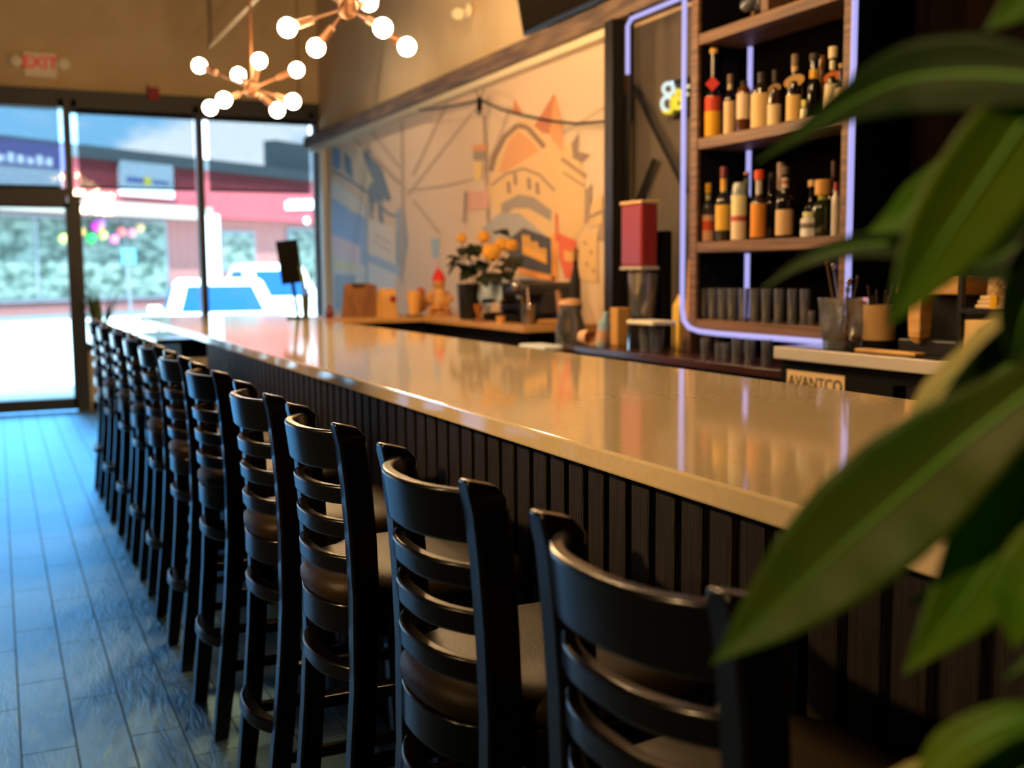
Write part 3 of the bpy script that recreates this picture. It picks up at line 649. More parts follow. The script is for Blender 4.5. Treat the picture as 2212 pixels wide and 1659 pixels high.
# ------------------------------------------------------------------ back counters
t = thing('cooler_counter', 'black back-bar cooler with steel front edge below the plant-side shelf post', 'bar cooler', (3.0, 2.0, 0))
MB().box((-.235, -2.6, 1.075), (.29, 1.41, 1.10)).build('top', mat('black_gloss', ()), t, bevel=.003)
MB().box((-.25, -2.6, 1.052), (-.235, 1.41, 1.098)).build('steel_edge', STEEL, t, bevel=.002)
MB().box((-.22, -2.6, .05), (.29, 1.40, 1.075)).build('body', BLACK, t)
for y0, y1 in ((-.28, .78), (-1.5, -.4)):
    dr = MB().box((-.245, y0, .12), (-.22, y0+.06, 1.0)).box((-.245, y1-.06, .12), (-.22, y1, 1.0)).box((-.245, y0, .93), (-.22, y1, 1.0)).box((-.245, y0, .12), (-.22, y1, .18)).build('door', mat('black_post', ()), t)
    MB().box((-.235, y0+.06, .18), (-.23, y1-.06, .93)).build('door_glass', mat('cooler_glass', (14, 24, 20), .06, spec=.8), dr)
    MB().lathe([(.014, 0), (.016, .015), (.010, .02)], 14, (-.245, y0+.25, .965), Matrix.Rotation(-pi/2, 4, 'Y')).build('lock', CHROME, dr, smooth=40)
lb = MB().box((-.223, 1.04, .93), (-.2205, 1.36, 1.01)).build('maker_plate', paint((226, 196, 150), .5), t)
lettering('lettering', 'AVANTCO', .062, paint((40, 34, 30)), t, (-.2245, 1.20, .967), (pi/2, 0, -pi/2), .0008)
t = thing('glass_counter', 'low dark red-brown shelf counter carrying the glasses beneath the violet strip', 'counter', (3.05, 4.33, 0))
DRED = mat('dark_red_wood', (70, 40, 32), .25, vary=((50, 28, 24), 6, (3, .5, 1)))
MB().box((-.25, -.915, .965), (.24, .95, 1.0)).build('top', DRED, t, bevel=.003)
MB().box((-.20, -.915, .05), (.24, .95, .965)).build('cabinet', BLACK, t)
for k, (u, w0, v0, v1) in enumerate(((1523, 10, 778, 736), (1553, 9, 782, 745), (1568, 9, 786, 748), (1592, 12, 790, 740), (1620, 12, 793, 742), (1656, 12, 797, 742))):
    tumbler(u, v0, v1, w0, 2.90, 1.0, '%s short clear glass on the red-brown shelf under the violet strip' % order_[k], group='short glasses under the shelf')

# wooden return counters by the mural
t = thing('return_counter', 'light wooden counter joining the bar top to the mural wall, menu board on it', 'counter', (2.5, 7.6, 0))
MB().box((-.515, -.28, 1.045), (.79, .35, 1.08)).build('top', BOARD, t, bevel=.003)
MB().box((-.515, -.22, 0), (.79, .30, 1.045)).build('cabinet', BLACK, t)
t = thing('prep_counter', 'light wooden prep counter along the mural wall with an orange drink on it', 'counter', (3.0, 6.45, 0))
MB().box((-.25, -.80, 1.045), (.29, .855, 1.08)).build('top', BOARD, t, bevel=.003)
MB().box((-.18, -.72, 0), (.29, .855, 1.045)).build('cabinet', BLACK, t)
t = thing('lower_shelf', 'dark low counter between the prep counter and the black post', 'counter', (3.0, 5.46, 0))
MB().box((-.30, -.17, .93), (.11, .18, .96)).build('top', mat('dark_brown_top', (60, 46, 28), .35), t)
MB().box((-.26, -.17, 0), (.11, .18, .93)).build('cabinet', BLACK, t)
tag(MB().box((2.705, 5.31, .96), (2.85, 5.63, .985)).build('folded_towel', paint((216, 226, 232), .8), bevel=.008), 'folded pale blue towel on the dark low counter', 'towel')

# ------------------------------------------------------------------ things on the return and prep counters
ZC = 1.08
def on(u, v, z=ZC): return at_z(u, v, z)
t = thing('menu_board', 'brown wooden clip menu leaning back on the return counter', 'menu', (2.36, 7.52, ZC), .1)
M = Matrix.Rotation(math.radians(-14), 4, 'X')
MB().prism([M @ Vector(p) for p in ((-.15, 0, 0), (.13, 0, 0), (.15, 0, .235), (.09, 0, .25), (-.08, 0, .25), (-.10, 0, .235))], (0, .012, 0)).build('board', mat('menu_brown', (132, 88, 52), .5, vary=((104, 66, 38), 8, (6, 1, 1))), t)
MB().box((-.04, -.012, .222), (.05, .0, .246), M).build('clip', mat('clip_dark', (70, 52, 34), .4, metal=.5), t)
p = on(877, 685); D = (p-EYE).dot(_fw)
t = thing('paper_bag', 'small kraft paper bag with a dark red seal on the return counter', 'paper bag', (2.52, 7.42, ZC), .1)
MB().loft([[Vector((x*a, y*b, z)) for x, y in ((-1,-1),(1,-1),(1,1),(-1,1))] for z, a, b in ((0, .062, .045), (.15, .058, .036), (.20, .056, .02), (.205, .056, .018))]).build('bag', mat('kraft', (202, 150, 84), .8), t)
MB().lathe([(.024, 0), (.024, .002)], 18, (.03, -.043, .13), Matrix.Rotation(pi/2, 4, 'X')).build('seal', paint((140, 40, 36)), t)
t = thing('wooden_cup', 'tapered tan cup on a small dark coaster on the return counter', 'cup', (2.72, 7.40, ZC))
MB().lathe([(.06, 0), (.062, .008), (.02, .012)], 20).build('coaster', BLACK, t)
MB().lathe([(.038, .012), (.058, .185), (.054, .185), (.036, .02)], 24).build('cup', mat('tan_cup', (214, 156, 80), .6), t, smooth=40)
t = thing('ceramic_figurine', 'tan seated ceramic figurine in a red pointed cap beside the black flower vase', 'figurine', (2.92, 7.42, ZC), -.3)
FIG = mat('tan_ceramic', (206, 152, 86), .5, vary=((150, 96, 52), 14, (1,1,1)))
MB().box((-.10, -.07, 0), (.09, .07, .03)).build('base', FIG, t, bevel=.008)
MB().lathe([(.055, .03), (.075, .06), (.07, .14), (.045, .19), (.03, .20)], 18).build('body', FIG, t, smooth=60)
MB().ball((0, -.005, .235), .05, 16, 12).build('head', FIG, t, smooth=80)
MB().lathe([(.052, .255), (.045, .285), (.02, .33), (.006, .345)], 16).build('cap', paint((196, 34, 30), .6), t, smooth=60)
for sx in (-1, 1):
    MB().tube([(sx*.05, 0, .17), (sx*.085, -.03, .12), (sx*.05, -.065, .10)], [.022, .022, .018], 10).build('arm', FIG, t, smooth=80)
    MB().tube([(sx*.04, -.02, .055), (sx*.06, -.08, .05), (sx*.06, -.085, .035)], [.028, .026, .02], 10).build('leg', FIG, t, smooth=80)
MB().ball((-.13, .02, .10), .055, 14, 10, (1, 1, 1.4)).build('companion', FIG, t, smooth=80)
MB().lathe([(.04, .165), (.02, .20), (.004, .21)], 14, (-.13, .02, 0)).build('companion_cap', paint((170, 60, 44), .6), t, smooth=60)

# vase of yellow mums
t = thing('flower_vase', 'black vase of round yellow flowers in front of the mural', 'flower arrangement', (2.86, 6.72, ZC))
MB().lathe([(.055, 0), (.066, .01), (.082, .24), (.074, .24), (.060, .03)], 24).build('vase', mat('black_vase', (22, 22, 20), .35), t, smooth=40)
vb = Vector(t.location)
LEAFD = mat('dark_leaf', (22, 32, 14), .5)
PETAL = mat('yellow_petals', (226, 168, 58), .7, vary=((196, 134, 40), 60, (1,1,1)))
rnd = random.Random(3)
def blossom(u, v, r, X):
    p = at_x(u, v, X)-vb
    m = MB()
    for k in range(70):
        ph = math.acos(1-2*(k+.5)/70); th = k*2.39996
        n = Vector((math.sin(ph)*math.cos(th), math.sin(ph)*math.sin(th), math.cos(ph)))
        a = n.orthogonal().normalized(); b = n.cross(a); c = p+n*r*.8; q = r*.26
        m.add([c-a*q, c-b*q+n*r*.10, c+a*q, c+b*q+n*r*.22], [(0,1,2,3)])
    m.ball(p, r*.84, 14, 10)
    o = m.build('blossom', PETAL, t)
    MB().tube([(0, 0, .2), p*.55+Vector((0,0,.06)), p], .004, 5).build('stem', LEAFD, o)
for u, v, r, X in ((997, 515, .036, 2.80), (1045, 512, .045, 2.9), (1062, 545, .062, 2.74), (1084, 528, .048, 2.82), (1106, 530, .042, 2.86)): blossom(u, v, r, X)
def small_leaf(m, p, d, L_, W_):
    d = d.normalized(); s = d.cross(Vector((rnd.uniform(-.4,.4), rnd.uniform(-.4,.4), 1))).normalized(); n = s.cross(d)
    cs = [p+d*L_*q-n*(.35*L_*q*q) for q in (0, .3, .65, 1)]; ws = (.12, 1, .8, 0)
    rows = [[c-s*W_*w_+n*W_*.25*w_, c, c+s*W_*w_+n*W_*.25*w_] for c, w_ in zip(cs, ws)]
    m.loft(rows, closed=False, caps=False)
fm = MB()
for u, v in ((990,560),(1000,545),(1015,560),(1030,545),(1040,572),(1055,590),(1025,585),(1000,575),(985,572),(1075,575),(1090,560),(1100,575),(1085,590),(1112,560),(1065,600),(1040,600),(1020,535),(1078,500),(1012,590),(1095,590)):
    p = at_x(u, v, rnd.uniform(2.76, 2.92))-vb
    for q in range(2):
        d = Vector((p.x+rnd.uniform(-.12,.12), p.y+rnd.uniform(-.15,.15), rnd.uniform(-.1,.12)))
        small_leaf(fm, p-d.normalized()*.04, d, .13, .05)
fm.build('foliage', LEAFD, t)

# dark machine with a pale cloth, cups and jugs on the prep counter
t = thing('espresso_machine', 'low dark coffee machine behind the orange drink on the prep counter', 'coffee machine', (3.05, 6.25, ZC))
DGR = mat('dark_grey_metal', (48, 50, 54), .4, metal=.3)
MB().box((-.14, -.30, .0), (.22, .36, .05)).build('drip_base', BLACK, t, bevel=.01)
MB().box((-.02, -.30, .05), (.22, .36, .20)).build('body', DGR, t, bevel=.02)
MB().box((-.16, -.30, .17), (.22, .36, .25)).build('head', DGR, t, bevel=.03)
for y in (-.14, .14):
    gh = MB().lathe([(.03, .12), (.035, .15), (.035, .17)], 16, (-.09, y, 0)).build('group_head', CHROME, t, smooth=40)
    MB().tube([(-.11, y, .14), (-.24, y-.02, .13)], [.012, .015], 10).build('portafilter_handle', BLACK, gh, smooth=60)
MB().ball((-.17, -.22, .23), .03, 12, 10).build('dial', CHROME, t, smooth=80)
cl = MB(); rows = []
cy = [(.30, .02), (.30, .10), (.305, .22), (.315, .34)]
for i in range(9):
    y = -.02+.36*i/8; w_ = .012*math.sin(i*1.9)
    rows.append([Vector((.20, y, .258)), Vector((.05, y, .268+w_)), Vector((-.10, y+.01, .262)), Vector((-.172+w_, y+.01, .225)), Vector((-.176+w_*1.5, y+.02*math.sin(i), .19)), Vector((-.178-w_, y+.03*math.sin(i*.8), .10+.06*math.sin(i*.9))), ])
cl.loft(rows, closed=False, caps=False)
o = cl.build('drying_cloth', paint((170, 186, 200), .9), smooth=80); o.location = (3.05, 6.25, ZC)
sm_ = o.modifiers.new('thick', 'SOLIDIFY'); sm_.thickness = .006
tag(o, 'pale blue cloth draped over the dark coffee machine by the flower vase', 'cloth')
t = thing('iced_drink', 'orange iced drink in a clear plastic cup with a straw on the prep counter', 'drink', (2.86, 5.82, ZC))
MB().lathe([(.034, 0), (.036, .004), (.046, .118), (.048, .122), (.045, .12), (.033, .006)], 24).build('cup', CLEAR, t, smooth=40)
MB().lathe([(.030, .007), (.0415, .095), (.001, .096)], 24).build('juice', mat('orange_juice', (236, 140, 24), .3), t, smooth=40)
MB().tube([(.01, 0, .03), (.0, .01, .225)], .004, 8).build('straw', paint((236, 200, 190)), t, smooth=60)
t = thing('wooden_cutting_board', 'round tan wooden board lying on the prep counter beside the orange drink', 'board', (3.06, 5.86, ZC))
MB().lathe([(.10, 0), (.11, .01), (.11, .02), (.10, .026)], 28).build('board', BOARD, t, smooth=40)
MB().tube([(0, -.09, .026), (.02, -.04, .10), (.02, 0, .20)], [.02, .024, .014], 10).build('pestle', mat('pestle_brown', (140, 92, 56), .5), t, smooth=60)
t = thing('small_cup', 'small wooden cup between the coffee machine and orange drink', 'cup', (2.80, 6.08, ZC))
MB().lathe([(.022, 0), (.03, .045), (.026, .045), (.02, .006)], 18).build('cup', mat('tan_cup', ()), t, smooth=40)
t = thing('small_candle', 'amber candle glass on a saucer in front of the black vase', 'candle', (2.80, 6.42, ZC))
MB().lathe([(.05, 0), (.058, .01), (.02, .012)], 20).build('saucer', mat('pestle_brown', ()), t, smooth=40)
MB().lathe([(.018, .012), (.012, .04), (.028, .07), (.03, .11), (.026, .11), (.02, .06)], 18).build('glass', mat('amber_glass', (150, 90, 40), .15), t, smooth=50)
p = at_z(1278, 708, .96)
t = thing('water_jug', 'clear glass jug with handle beside the black post', 'jug', (2.92, 5.40, .96))
MB().lathe([(.06, 0), (.085, .01), (.088, .12), (.06, .20), (.066, .25), (.062, .25), (.056, .20), (.082, .11), (.08, .015)], 24).build('jug', CLEAR, t, smooth=50)
MB().tube([(-.05, -.03, .23), (-.11, -.07, .20), (-.11, -.07, .10), (-.07, -.045, .06)], .009, 8).build('handle', CLEAR, t, smooth=60)
MB().lathe([(.07, .014), (.078, .08), (.03, .10), (.001, .10)], 16).build('contents', mat('jug_ice', (150, 130, 96), .2), t, smooth=50)
MB().lathe([(.07, .25), (.06, .275), (.02, .285)], 20).build('lid', mat('lid_tan', (206, 156, 108), .5), t, smooth=40)
t = thing('steel_shaker', 'tall dark bottle shaker with gold cap standing against the mural by the black post', 'shaker', (3.05, 5.58, .96))
MB().lathe([(.03, 0), (.032, .38), (.014, .46), (.014, .52)], 16).build('body', mat('shaker_dark', (40, 36, 30), .3), t, smooth=50)
MB().lathe([(.016, .50), (.02, .56), (.012, .57)], 14).build('cap', mat('gold_cap', (190, 140, 60), .3, metal=.6), t, smooth=40)

# red dispenser and blender jar area on the glass counter
t = thing('drink_dispenser', 'dark red box-shaped drink dispenser above a clear jar in the grey recess', 'dispenser', (3.04, 4.805, 1.0))
RED = mat('dispenser_red', (146, 48, 50), .3)
MB().box((-.09, -.10, .42), (.01, .10, .735)).build('housing', RED, t, bevel=.012)
MB().box((-.095, -.105, .735), (.015, .105, .752)).build('top_trim', paint((216, 176, 128)), t, bevel=.004)
MB().box((-.095, -.105, .402), (.015, .105, .42)).build('bottom_trim', paint((180, 170, 160)), t, bevel=.004)
MB().box((.06, -.09, 0), (.10, .09, .60)).box((.01, -.03, .5), (.06, .03, .6)).build('stand', BLACK, t)
MB().lathe([(.062, .16), (.085, .385), (.080, .385), (.058, .17)], 24, (-.01, 0, 0)).build('jar', CLEAR, t, smooth=40)
MB().lathe([(.05, .17), (.07, .33), (.001, .335)], 20, (-.01, 0, 0)).build('mix', mat('tan_mix', (196, 150, 104), .5), t, smooth=40)
MB().lathe([(.085, 0), (.09, .04), (.075, .14), (.05, .16)], 24, (-.01, 0, 0)).build('motor_base', BLACK, t, smooth=40)
t = thing('squeeze_bottle', 'pale blue and pink squeeze bottle leaning by the dispenser base', 'bottle', (2.88, 4.98, 1.0))
M = Matrix.Rotation(.25, 4, 'X')
MB().lathe([(.032, .006), (.034, .12), (.016, .16), (.012, .19)], 16, M=M).build('body', mat('pale_blue_plastic', (150, 184, 206), .4), t, smooth=50)
MB().lathe([(.0345, .03), (.035, .10)], 16, M=M).build('label', paint((226, 180, 150)), t, smooth=50)
t = thing('paper_cup', 'round peach paper cup on its side next to the squeeze bottle', 'cup', (2.86, 5.11, 1.0))
MB().lathe([(.036, -.04), (.044, .05), (.04, .05), (.033, -.03)], 18, (0, 0, .044), Matrix.Rotation(pi/2, 4, 'X')).build('cup', paint((232, 186, 146)), t, smooth=50)
t = thing('bar_caddy', 'white-topped wire caddy holding two clear cups under the recess', 'caddy', (2.90, 4.53, 1.0))
MB().box((-.07, -.12, .135), (.07, .12, .155)).build('top_tray', paint((232, 226, 210)), t, bevel=.005)
for x in (-.06, .06):
    for y in (-.11, .11): MB().tube([(x, y, 0), (x, y, .135)], .005, 6).build('leg', CHROME, t)
for k, y in enumerate((-.05, .05)):
    o = MB().lathe([(.028, 0), (.036, .12), (.033, .12), (.025, .006)], 18).build('plastic_cup', CLEAR, smooth=40)
    o.location = (2.90, 4.53+y, 1.0)
    tag(o, 'clear plastic cup under the white caddy tray, ' + ('shelf side' if k == 0 else 'dispenser side'), 'cup', 'clear cups under the white tray')
t = thing('cup_stack', 'tall tapering stack of tan paper cups beside the shelf post', 'cups', (3.10, 4.47, 1.0))
MB().box((-.035, -.035, 0), (.035, .035, .16)).build('holder', mat('holder_brown', (110, 78, 48), .5), t, bevel=.004)
m = MB()
for k in range(11): m.lathe([(.036-.0012*k, .16+k*.027), (.038-.0012*k, .165+k*.027), (.031-.0012*k, .187+k*.027)], 16)
m.build('cups', mat('kraft', ()), t, smooth=40)
t = thing('syrup_bottles', 'yellow and white juice carton behind the white caddy tray', 'carton', (3.12, 4.60, 1.0))
MB().loft([[Vector((x*a, y*b, z)) for x, y in ((-1,-1),(1,-1),(1,1),(-1,1))] for z, a, b in ((0, .03, .03), (.22, .03, .03), (.26, .004, .03), (.275, .003, .03))]).build('carton', paint((226, 186, 84)), t)
t.name = 'juice_carton'
tag(MB().box((3.0, 5.02, 1.0), (3.08, 5.10, 1.20)).build('napkin_box', mat('kraft', ()), bevel=.004), 'tan upright box between black post and red dispenser', 'box')

# ------------------------------------------------------------------ things on the cooler counter
ZK = 1.10
t = thing('utensil_bin', 'clear plastic bin of long bar spoons and straws at the shelf corner', 'bin', (2.90, 3.19, ZK))
m = MB(); 
for z0, z1, w0, w1 in ((0, .19, .055, .072),):
    for th in (0, .003):
        m.loft([[Vector((x*(w0-th), y*(w0-th), z0+th)) for x, y in rrect(1, 1, .25, 4)], [Vector((x*(w1-th), y*(w1-th), z1)) for x, y in rrect(1, 1, .25, 4)]], caps=False)
m.prism([(x*.054, y*.054, .002) for x, y in rrect(1, 1, .25, 4)], (0, 0, .004))
m.build('bin', CLEAR, t, smooth=40)
GOLD = mat('gold_metal', (190, 140, 66), .25, metal=1.0)
for x, y, dx, dy, h, k in ((-.02, .03, .00, .045, .33, 0), (.0, .02, .01, .05, .31, 1), (.02, .0, .02, -.03, .26, 2), (-.02, -.02, -.02, -.05, .25, 1), (.01, -.03, .0, .02, .22, 2)):
    o = MB().tube([(x*.6, y*.6-dy*.4, .008), (x+dx, y+dy, h)], .0035, 6)
    o.ball((x+dx, y+dy, h), .011, 10, 8, (1, .5, 1.5)); o.build('bar_spoon', (GOLD, CHROME, mat('dark_spoon', (60, 44, 30), .3))[k], t, smooth=70)
m = MB()
for k in range(9): m.ball((rnd.uniform(-.035, .035), rnd.uniform(-.035, .035), .018+.012*(k % 3)), .014, 10, 8)
m.build('gold_picks', GOLD, t, smooth=80)
t = thing('tan_canister', 'tan round canister with black base next to the spoon bin', 'canister', (2.97, 3.075, ZK))
MB().lathe([(.06, 0), (.06, .035)], 24).build('base', BLACK, t, smooth=40)
MB().lathe([(.058, .035), (.058, .165), (.052, .165), (.05, .06)], 24).build('canister', paint((196, 158, 104), .6), t, smooth=40)
for k in range(6):
    a = k*1.1; MB().tube([(.02*math.cos(a), .02*math.sin(a), .06), (.045*math.cos(a), .045*math.sin(a), .20+.02*(k % 3))], .004, 6).build('stirrer', mat('dark_spoon', ()), t, smooth=60)
t = thing('espresso_grinder', 'black machine with a pale wooden T-shaped tap on the cooler counter', 'tap', (3.03, 2.78, ZK))
MB().box((-.10, -.16, 0), (.22, .16, .05)).box((.02, -.14, .05), (.22, .15, .20)).build('body', mat('black_post', ()), t, bevel=.006)
LW = mat('pale_tap_wood', (226, 178, 108), .5, vary=((200, 150, 84), 5, (1, 1, 6)))
MB().prism([(-.13, .145, .21), (-.13, .02, .21), (-.13, .02, .255), (-.13, .10, .275), (-.13, .14, .235)], (.26, 0, 0)).box((-.13, -.16, .21), (.13, .03, .275)).build('crossbar', LW, t, bevel=.006)
MB().loft([[Vector((-.10+x*r, .06+y*r, z)) for x, y in ((-1,-1),(1,-1),(1,1),(-1,1))] for z, r in ((.035, .012), (.06, .026), (.15, .030), (.21, .032))]).build('spout', LW, t, bevel=.004)
MB().box((.08, -.16, .275), (.13, -.10, .46)).box((.06, -.26, .30), (.10, -.21, .46)).build('upright', LW, t, bevel=.004)
t.name = 'beer_tap'
t = thing('wire_rack', 'black metal two-level rack holding jars and boxes near the plant', 'rack', (3.0, 2.545, ZK))
MB().box((-.14, -.22, .152), (.16, .07, .168)).build('shelf', mat('black_post', ()), t)
for x in (-.13, .15):
    for y in (-.21, .06): MB().box((x-.009, y-.009, 0), (x+.009, y+.009, .44)).build('post', mat('black_post', ()), t)
t = thing('yellow_carton', 'cream carton with yellow bottom band under the black rack', 'box', (2.93, 2.52, ZK))
MB().box((-.06, -.06, 0), (.10, .07, .13)).build('carton', paint((232, 196, 136), .6), t, bevel=.003)
MB().box((-.0612, -.0612, 0), (.1012, .0712, .032)).build('band', paint((236, 184, 20), .5), t)
MB().box((-.0613, -.012, .05), (-.06, .012, .10)).build('mark', paint((186, 110, 40)), t)
t = thing('cork_jar', 'round jar with cork-coloured speckled wrap on the black rack', 'jar', (2.95, 2.50, ZK+.2105))
MB().lathe([(.056, 0), (.05, .125), (.04, .13)], 24).build('jar', mat('cork', (206, 172, 122), .8, vary=((150, 116, 74), 90, (1,1,1)), bump=(120, .4, (1,1,1))), t, smooth=40)
MB().lathe([(.046, .13), (.03, .155), (.01, .16)], 18).build('lid', mat('holder_brown', ()), t, smooth=40)
t = thing('yellow_packets', 'stack of cream packets with a yellow strap beneath the cork jar', 'packets', (2.95, 2.47, ZK+.168))
for k in range(3): MB().box((-.07+.004*k, -.10, .014*k), (.07, .09-.006*k, .014*k+.013)).build('packet', paint((236, 206, 160), .6), t, bevel=.004)
MB().box((-.0715, .0, -.0), (.0715, .03, .0425)).build('strap', paint((230, 176, 24)), t)
tag(MB().box((2.81, 2.74, ZK), (2.86, 3.03, ZK+.012)).build('wood_muddler', mat('pale_tap_wood', ()), bevel=.004), 'long flat wooden paddle lying near the steel edge', 'paddle')
o = MB().lathe([(.03, 0), (.03, .10), (.02, .12)], 16).build('blue_tin', mat('navy_blue', (26, 52, 92), .4), smooth=40); o.location = (3.06, 2.36, ZK+.168)
tag(o, 'dark blue tin behind the cork jar on the black rack', 'tin')
# lamp in the top shelf cell
t = thing('glass_globe', 'cluster of clear sparkling globes in the top cell of the shelf', 'ornament', (3.10, 4.02, SH[3]))
MB().lathe([(.05, 0), (.05, .012), (.012, .02), (.012, .05)], 16).build('base', BRASS, t, smooth=40)
for k in range(5):
    a = k*1.26; MB().ball((.03*math.cos(a), .035*math.sin(a), .08+.02*(k % 2)), .03, 14, 10).build('globe', CLEAR, t, smooth=80)

# ------------------------------------------------------------------ things at the far end of the bar and at the windows
t = thing('sign_board', 'black tilted sign board standing on the far end of the bar', 'sign', (1.90, 7.52, BAR_T), -.1)
M = Matrix.Rotation(math.radians(-7), 4, 'Y')
MB().box((-.07, -.06, .0), (.07, .06, .012)).build('foot', BLACK, t)
MB().box((-.012, -.01, .01), (.012, .01, .30), M).build('stem', BLACK, t)
MB().box((-.075, -.012, .245), (.075, .0, .545), M).build('board', mat('chalk_black', (12, 12, 11), .85, spec=.05), t, bevel=.002)
def blade_plant(name, label, loc, n, h, w_, potr, poth, seed, potc, spread=.5):
    r = random.Random(seed); t = thing(name, label, 'plant', loc)
    MB().lathe([(potr*.75, 0), (potr, poth), (potr*.88, poth), (potr*.8, poth*.85)], 20).build('pot', paint(potc, .6), t, smooth=40)
    MB().lathe([(potr*.85, poth*.86), (.001, poth*.87)], 16, caps=False).build('soil', mat('soil', (44, 32, 24), .9), t)
    g = mat('snake_leaf', (112, 124, 56), .45, vary=((74, 92, 44), 12, (4, 4, .5)))
    for k in range(n):
        a = r.uniform(0, 2*pi); L_ = h*r.uniform(.65, 1); lean = r.uniform(.1, spread); d = Vector((math.cos(a), math.sin(a), 0)); s = Vector((-d.y, d.x, 0))
        rows = []
        for q in range(7):
            f_ = q/6; c = d*(potr*.4*r.uniform(.9, 1)+lean*L_*f_**1.6)+Vector((0, 0, poth*.8+L_*f_*(1-.12*lean*f_))); ww = w_*(.55+.45*math.sin(pi*min(1, f_*1.3)))*(1-f_**4)+.0005
            rows.append([c-s*ww+d*ww*.25, c, c+s*ww+d*ww*.25, c+d*.004])
        MB().loft(rows, caps=False).build('leaf', g, t, smooth=60)
    return t
blade_plant('snake_plant', 'spiky olive-green snake plant on the window sill behind the last stool', (.94, 11.88, .66), 18, .58, .036, .10, .17, 4, (120, 110, 96), .55)
blade_plant('slim_plant', 'slim yellow-green plant in a dark pot beside the black tilted sign board', (1.925, 7.40, BAR_T), 5, .30, .012, .028, .16, 9, (52, 54, 44), .22)
t = thing('red_candle_holder', 'small dark red lidded jar where the return counter meets the bar top', 'jar', (1.93, 7.1, BAR_T))
t.location = (2.12, 7.5, 1.08)
MB().lathe([(.02, 0), (.028, .015), (.03, .05), (.018, .07)], 18).build('jar', mat('wine_red', (96, 36, 40), .3), t, smooth=40)
MB().lathe([(.022, .07), (.02, .085), (.006, .095)], 16).build('lid', mat('wine_red', ()), t, smooth=40)

# ------------------------------------------------------------------ outside
GROUND = mat('sunlit_concrete', (238, 236, 230), .9, vary=((226, 224, 218), .8, (1,1,1)))
struct(MB().box((-60, 12.12, -.25), (80, 130, -.15)).build('ground', GROUND))
struct(MB().box((-20, 12.12, -.15), (20, 14.2, -.03)).build('sidewalk', mat('sidewalk_concrete', (184, 184, 180), .9)))
P0 = Vector((.06, 42.04, 0)); FD = Vector((.8161, .5779, 0)); FN = Vector((.5779, -.8161, 0))
FM = Matrix(((FD.x, -FN.x, 0, P0.x), (FD.y, -FN.y, 0, P0.y), (0, 0, 1, 0), (0, 0, 0, 1)))    # x along the facade, y into the building
bld = bpy.data.objects.new('shop_building', None); COL.objects.link(bld); bld.matrix_world = FM
tag(bld, 'red brick shop building with pink-red band and dark roof across the car park', 'building')
BRICK = mat('red_brick', (142, 92, 84), .85, vary=((132, 80, 74), 6, (1, 1, 3)))
def fb(a, b): return MB().box((a[0], a[1], a[2]), (b[0], b[1], b[2]))
fb((-24, 0, -.15), (26, 12, 5.6)).build('brick_wall', BRICK, bld)
fb((-24, -.7, 3.74), (26, 0, 5.66)).build('fascia', mat('pink_red_band', (140, 48, 52), .7), bld)
fb((-24, -.9, 5.66), (26, 12, 6.13)).build('roof_edge', mat('roof_grey', (76, 84, 86), .8), bld)
fb((14.3, -.2, 6.13), (26, .5, 7.45)).build('roof_block', mat('roof_block_grey', (70, 80, 84), .8), bld)
fb((-24, -2.2, -.15), (26, 0, -.02)).build('kerb_walk', mat('walk_grey', (92, 96, 96), .9), bld)
PAINTED_REFL = mat('painted_reflection_window', (44, 62, 52), .3, spec=.2, vary=((112, 128, 116), 2.0, (1, 1, 1.6)))  # mottled base colour stands in for reflections on the shop panes
for s0, s1, z0, z1 in ((-9, 3.2, .55, 3.45), (3.45, 7.6, .55, 3.45), (10.9, 12.75, 1.6, 3.15), (15.2, 20, .9, 3.4)):
    wn = fb((s0-.12, -.10, z0-.12), (s1+.12, -.02, z1+.12)).build('window', mat('window_trim', (110, 116, 122), .5), bld)
    fb((s0, -.13, z0), (s1, -.09, z1)).build('window_glass', PAINTED_REFL, wn)
    for k in range(int((s1-s0)/2.2)): fb((s0+2.1*(k+1)-.05, -.16, z0), (s0+2.1*(k+1)+.05, -.10, z1)).build('mullion', mat('window_trim', ()), wn)
fb((-10, -1.0, 3.62), (9.4, -.7, 4.12)).build('awning_strip', mat('awning_cream', (142, 134, 118), .8), bld)
def facade_thing(name, label, cat, s, z, group=None):
    t = bpy.data.objects.new(name, None); COL.objects.link(t); t.matrix_world = FM @ Matrix.Translation((s, 0, z)); return tag(t, label, cat, group)
t = facade_thing('shop_sign', 'pale blue shop sign with dark blue script and yellow dot on the red building', 'sign', 6.08, 4.4)
fb((-1.3, -.95, 0), (1.3, -.72, 1.3)).build('panel', paint((170, 182, 190)), t, bevel=.02)
m = MB()
for k in range(5): m.box((-1.05+.17*k, -.965, .50+.02*(k % 2)), (-.93+.17*k, -.95, .72-.04*(k % 2)))
for k in range(6): m.box((.22+.15*k, -.965, .52), (.33+.15*k, -.95, .68-.03*(k % 3)))
m.build('script', paint((40, 60, 140)), t)
MB().lathe([(.17, 0), (.17, .02)], 20, (-.05, -.95, .60), Matrix.Rotation(pi/2, 4, 'X')).build('yellow_dot', paint((226, 200, 40)), t)
t = facade_thing('store_sign', 'violet-topped white shop sign at the left edge of the view', 'sign', .4, 4.28)
fb((-2.4, -.95, 0), (1.7, -.72, 1.35)).build('panel', paint((160, 170, 180)), t)
fb((-2.5, -.97, .85), (1.85, -.72, 1.75)).build('header', paint((92, 90, 136)), t)
m = MB()
for k in range(8): m.box((-1.6+.38*k, -.985, .95), (-1.36+.38*k, -.97, 1.28-.05*(k % 3)))
m.build('lettering', paint((226, 228, 240)), t)
t = facade_thing('white_script_sign', 'small white script sign on the pink band beside the corner post', 'sign', 15.4, 4.25)
m = MB()
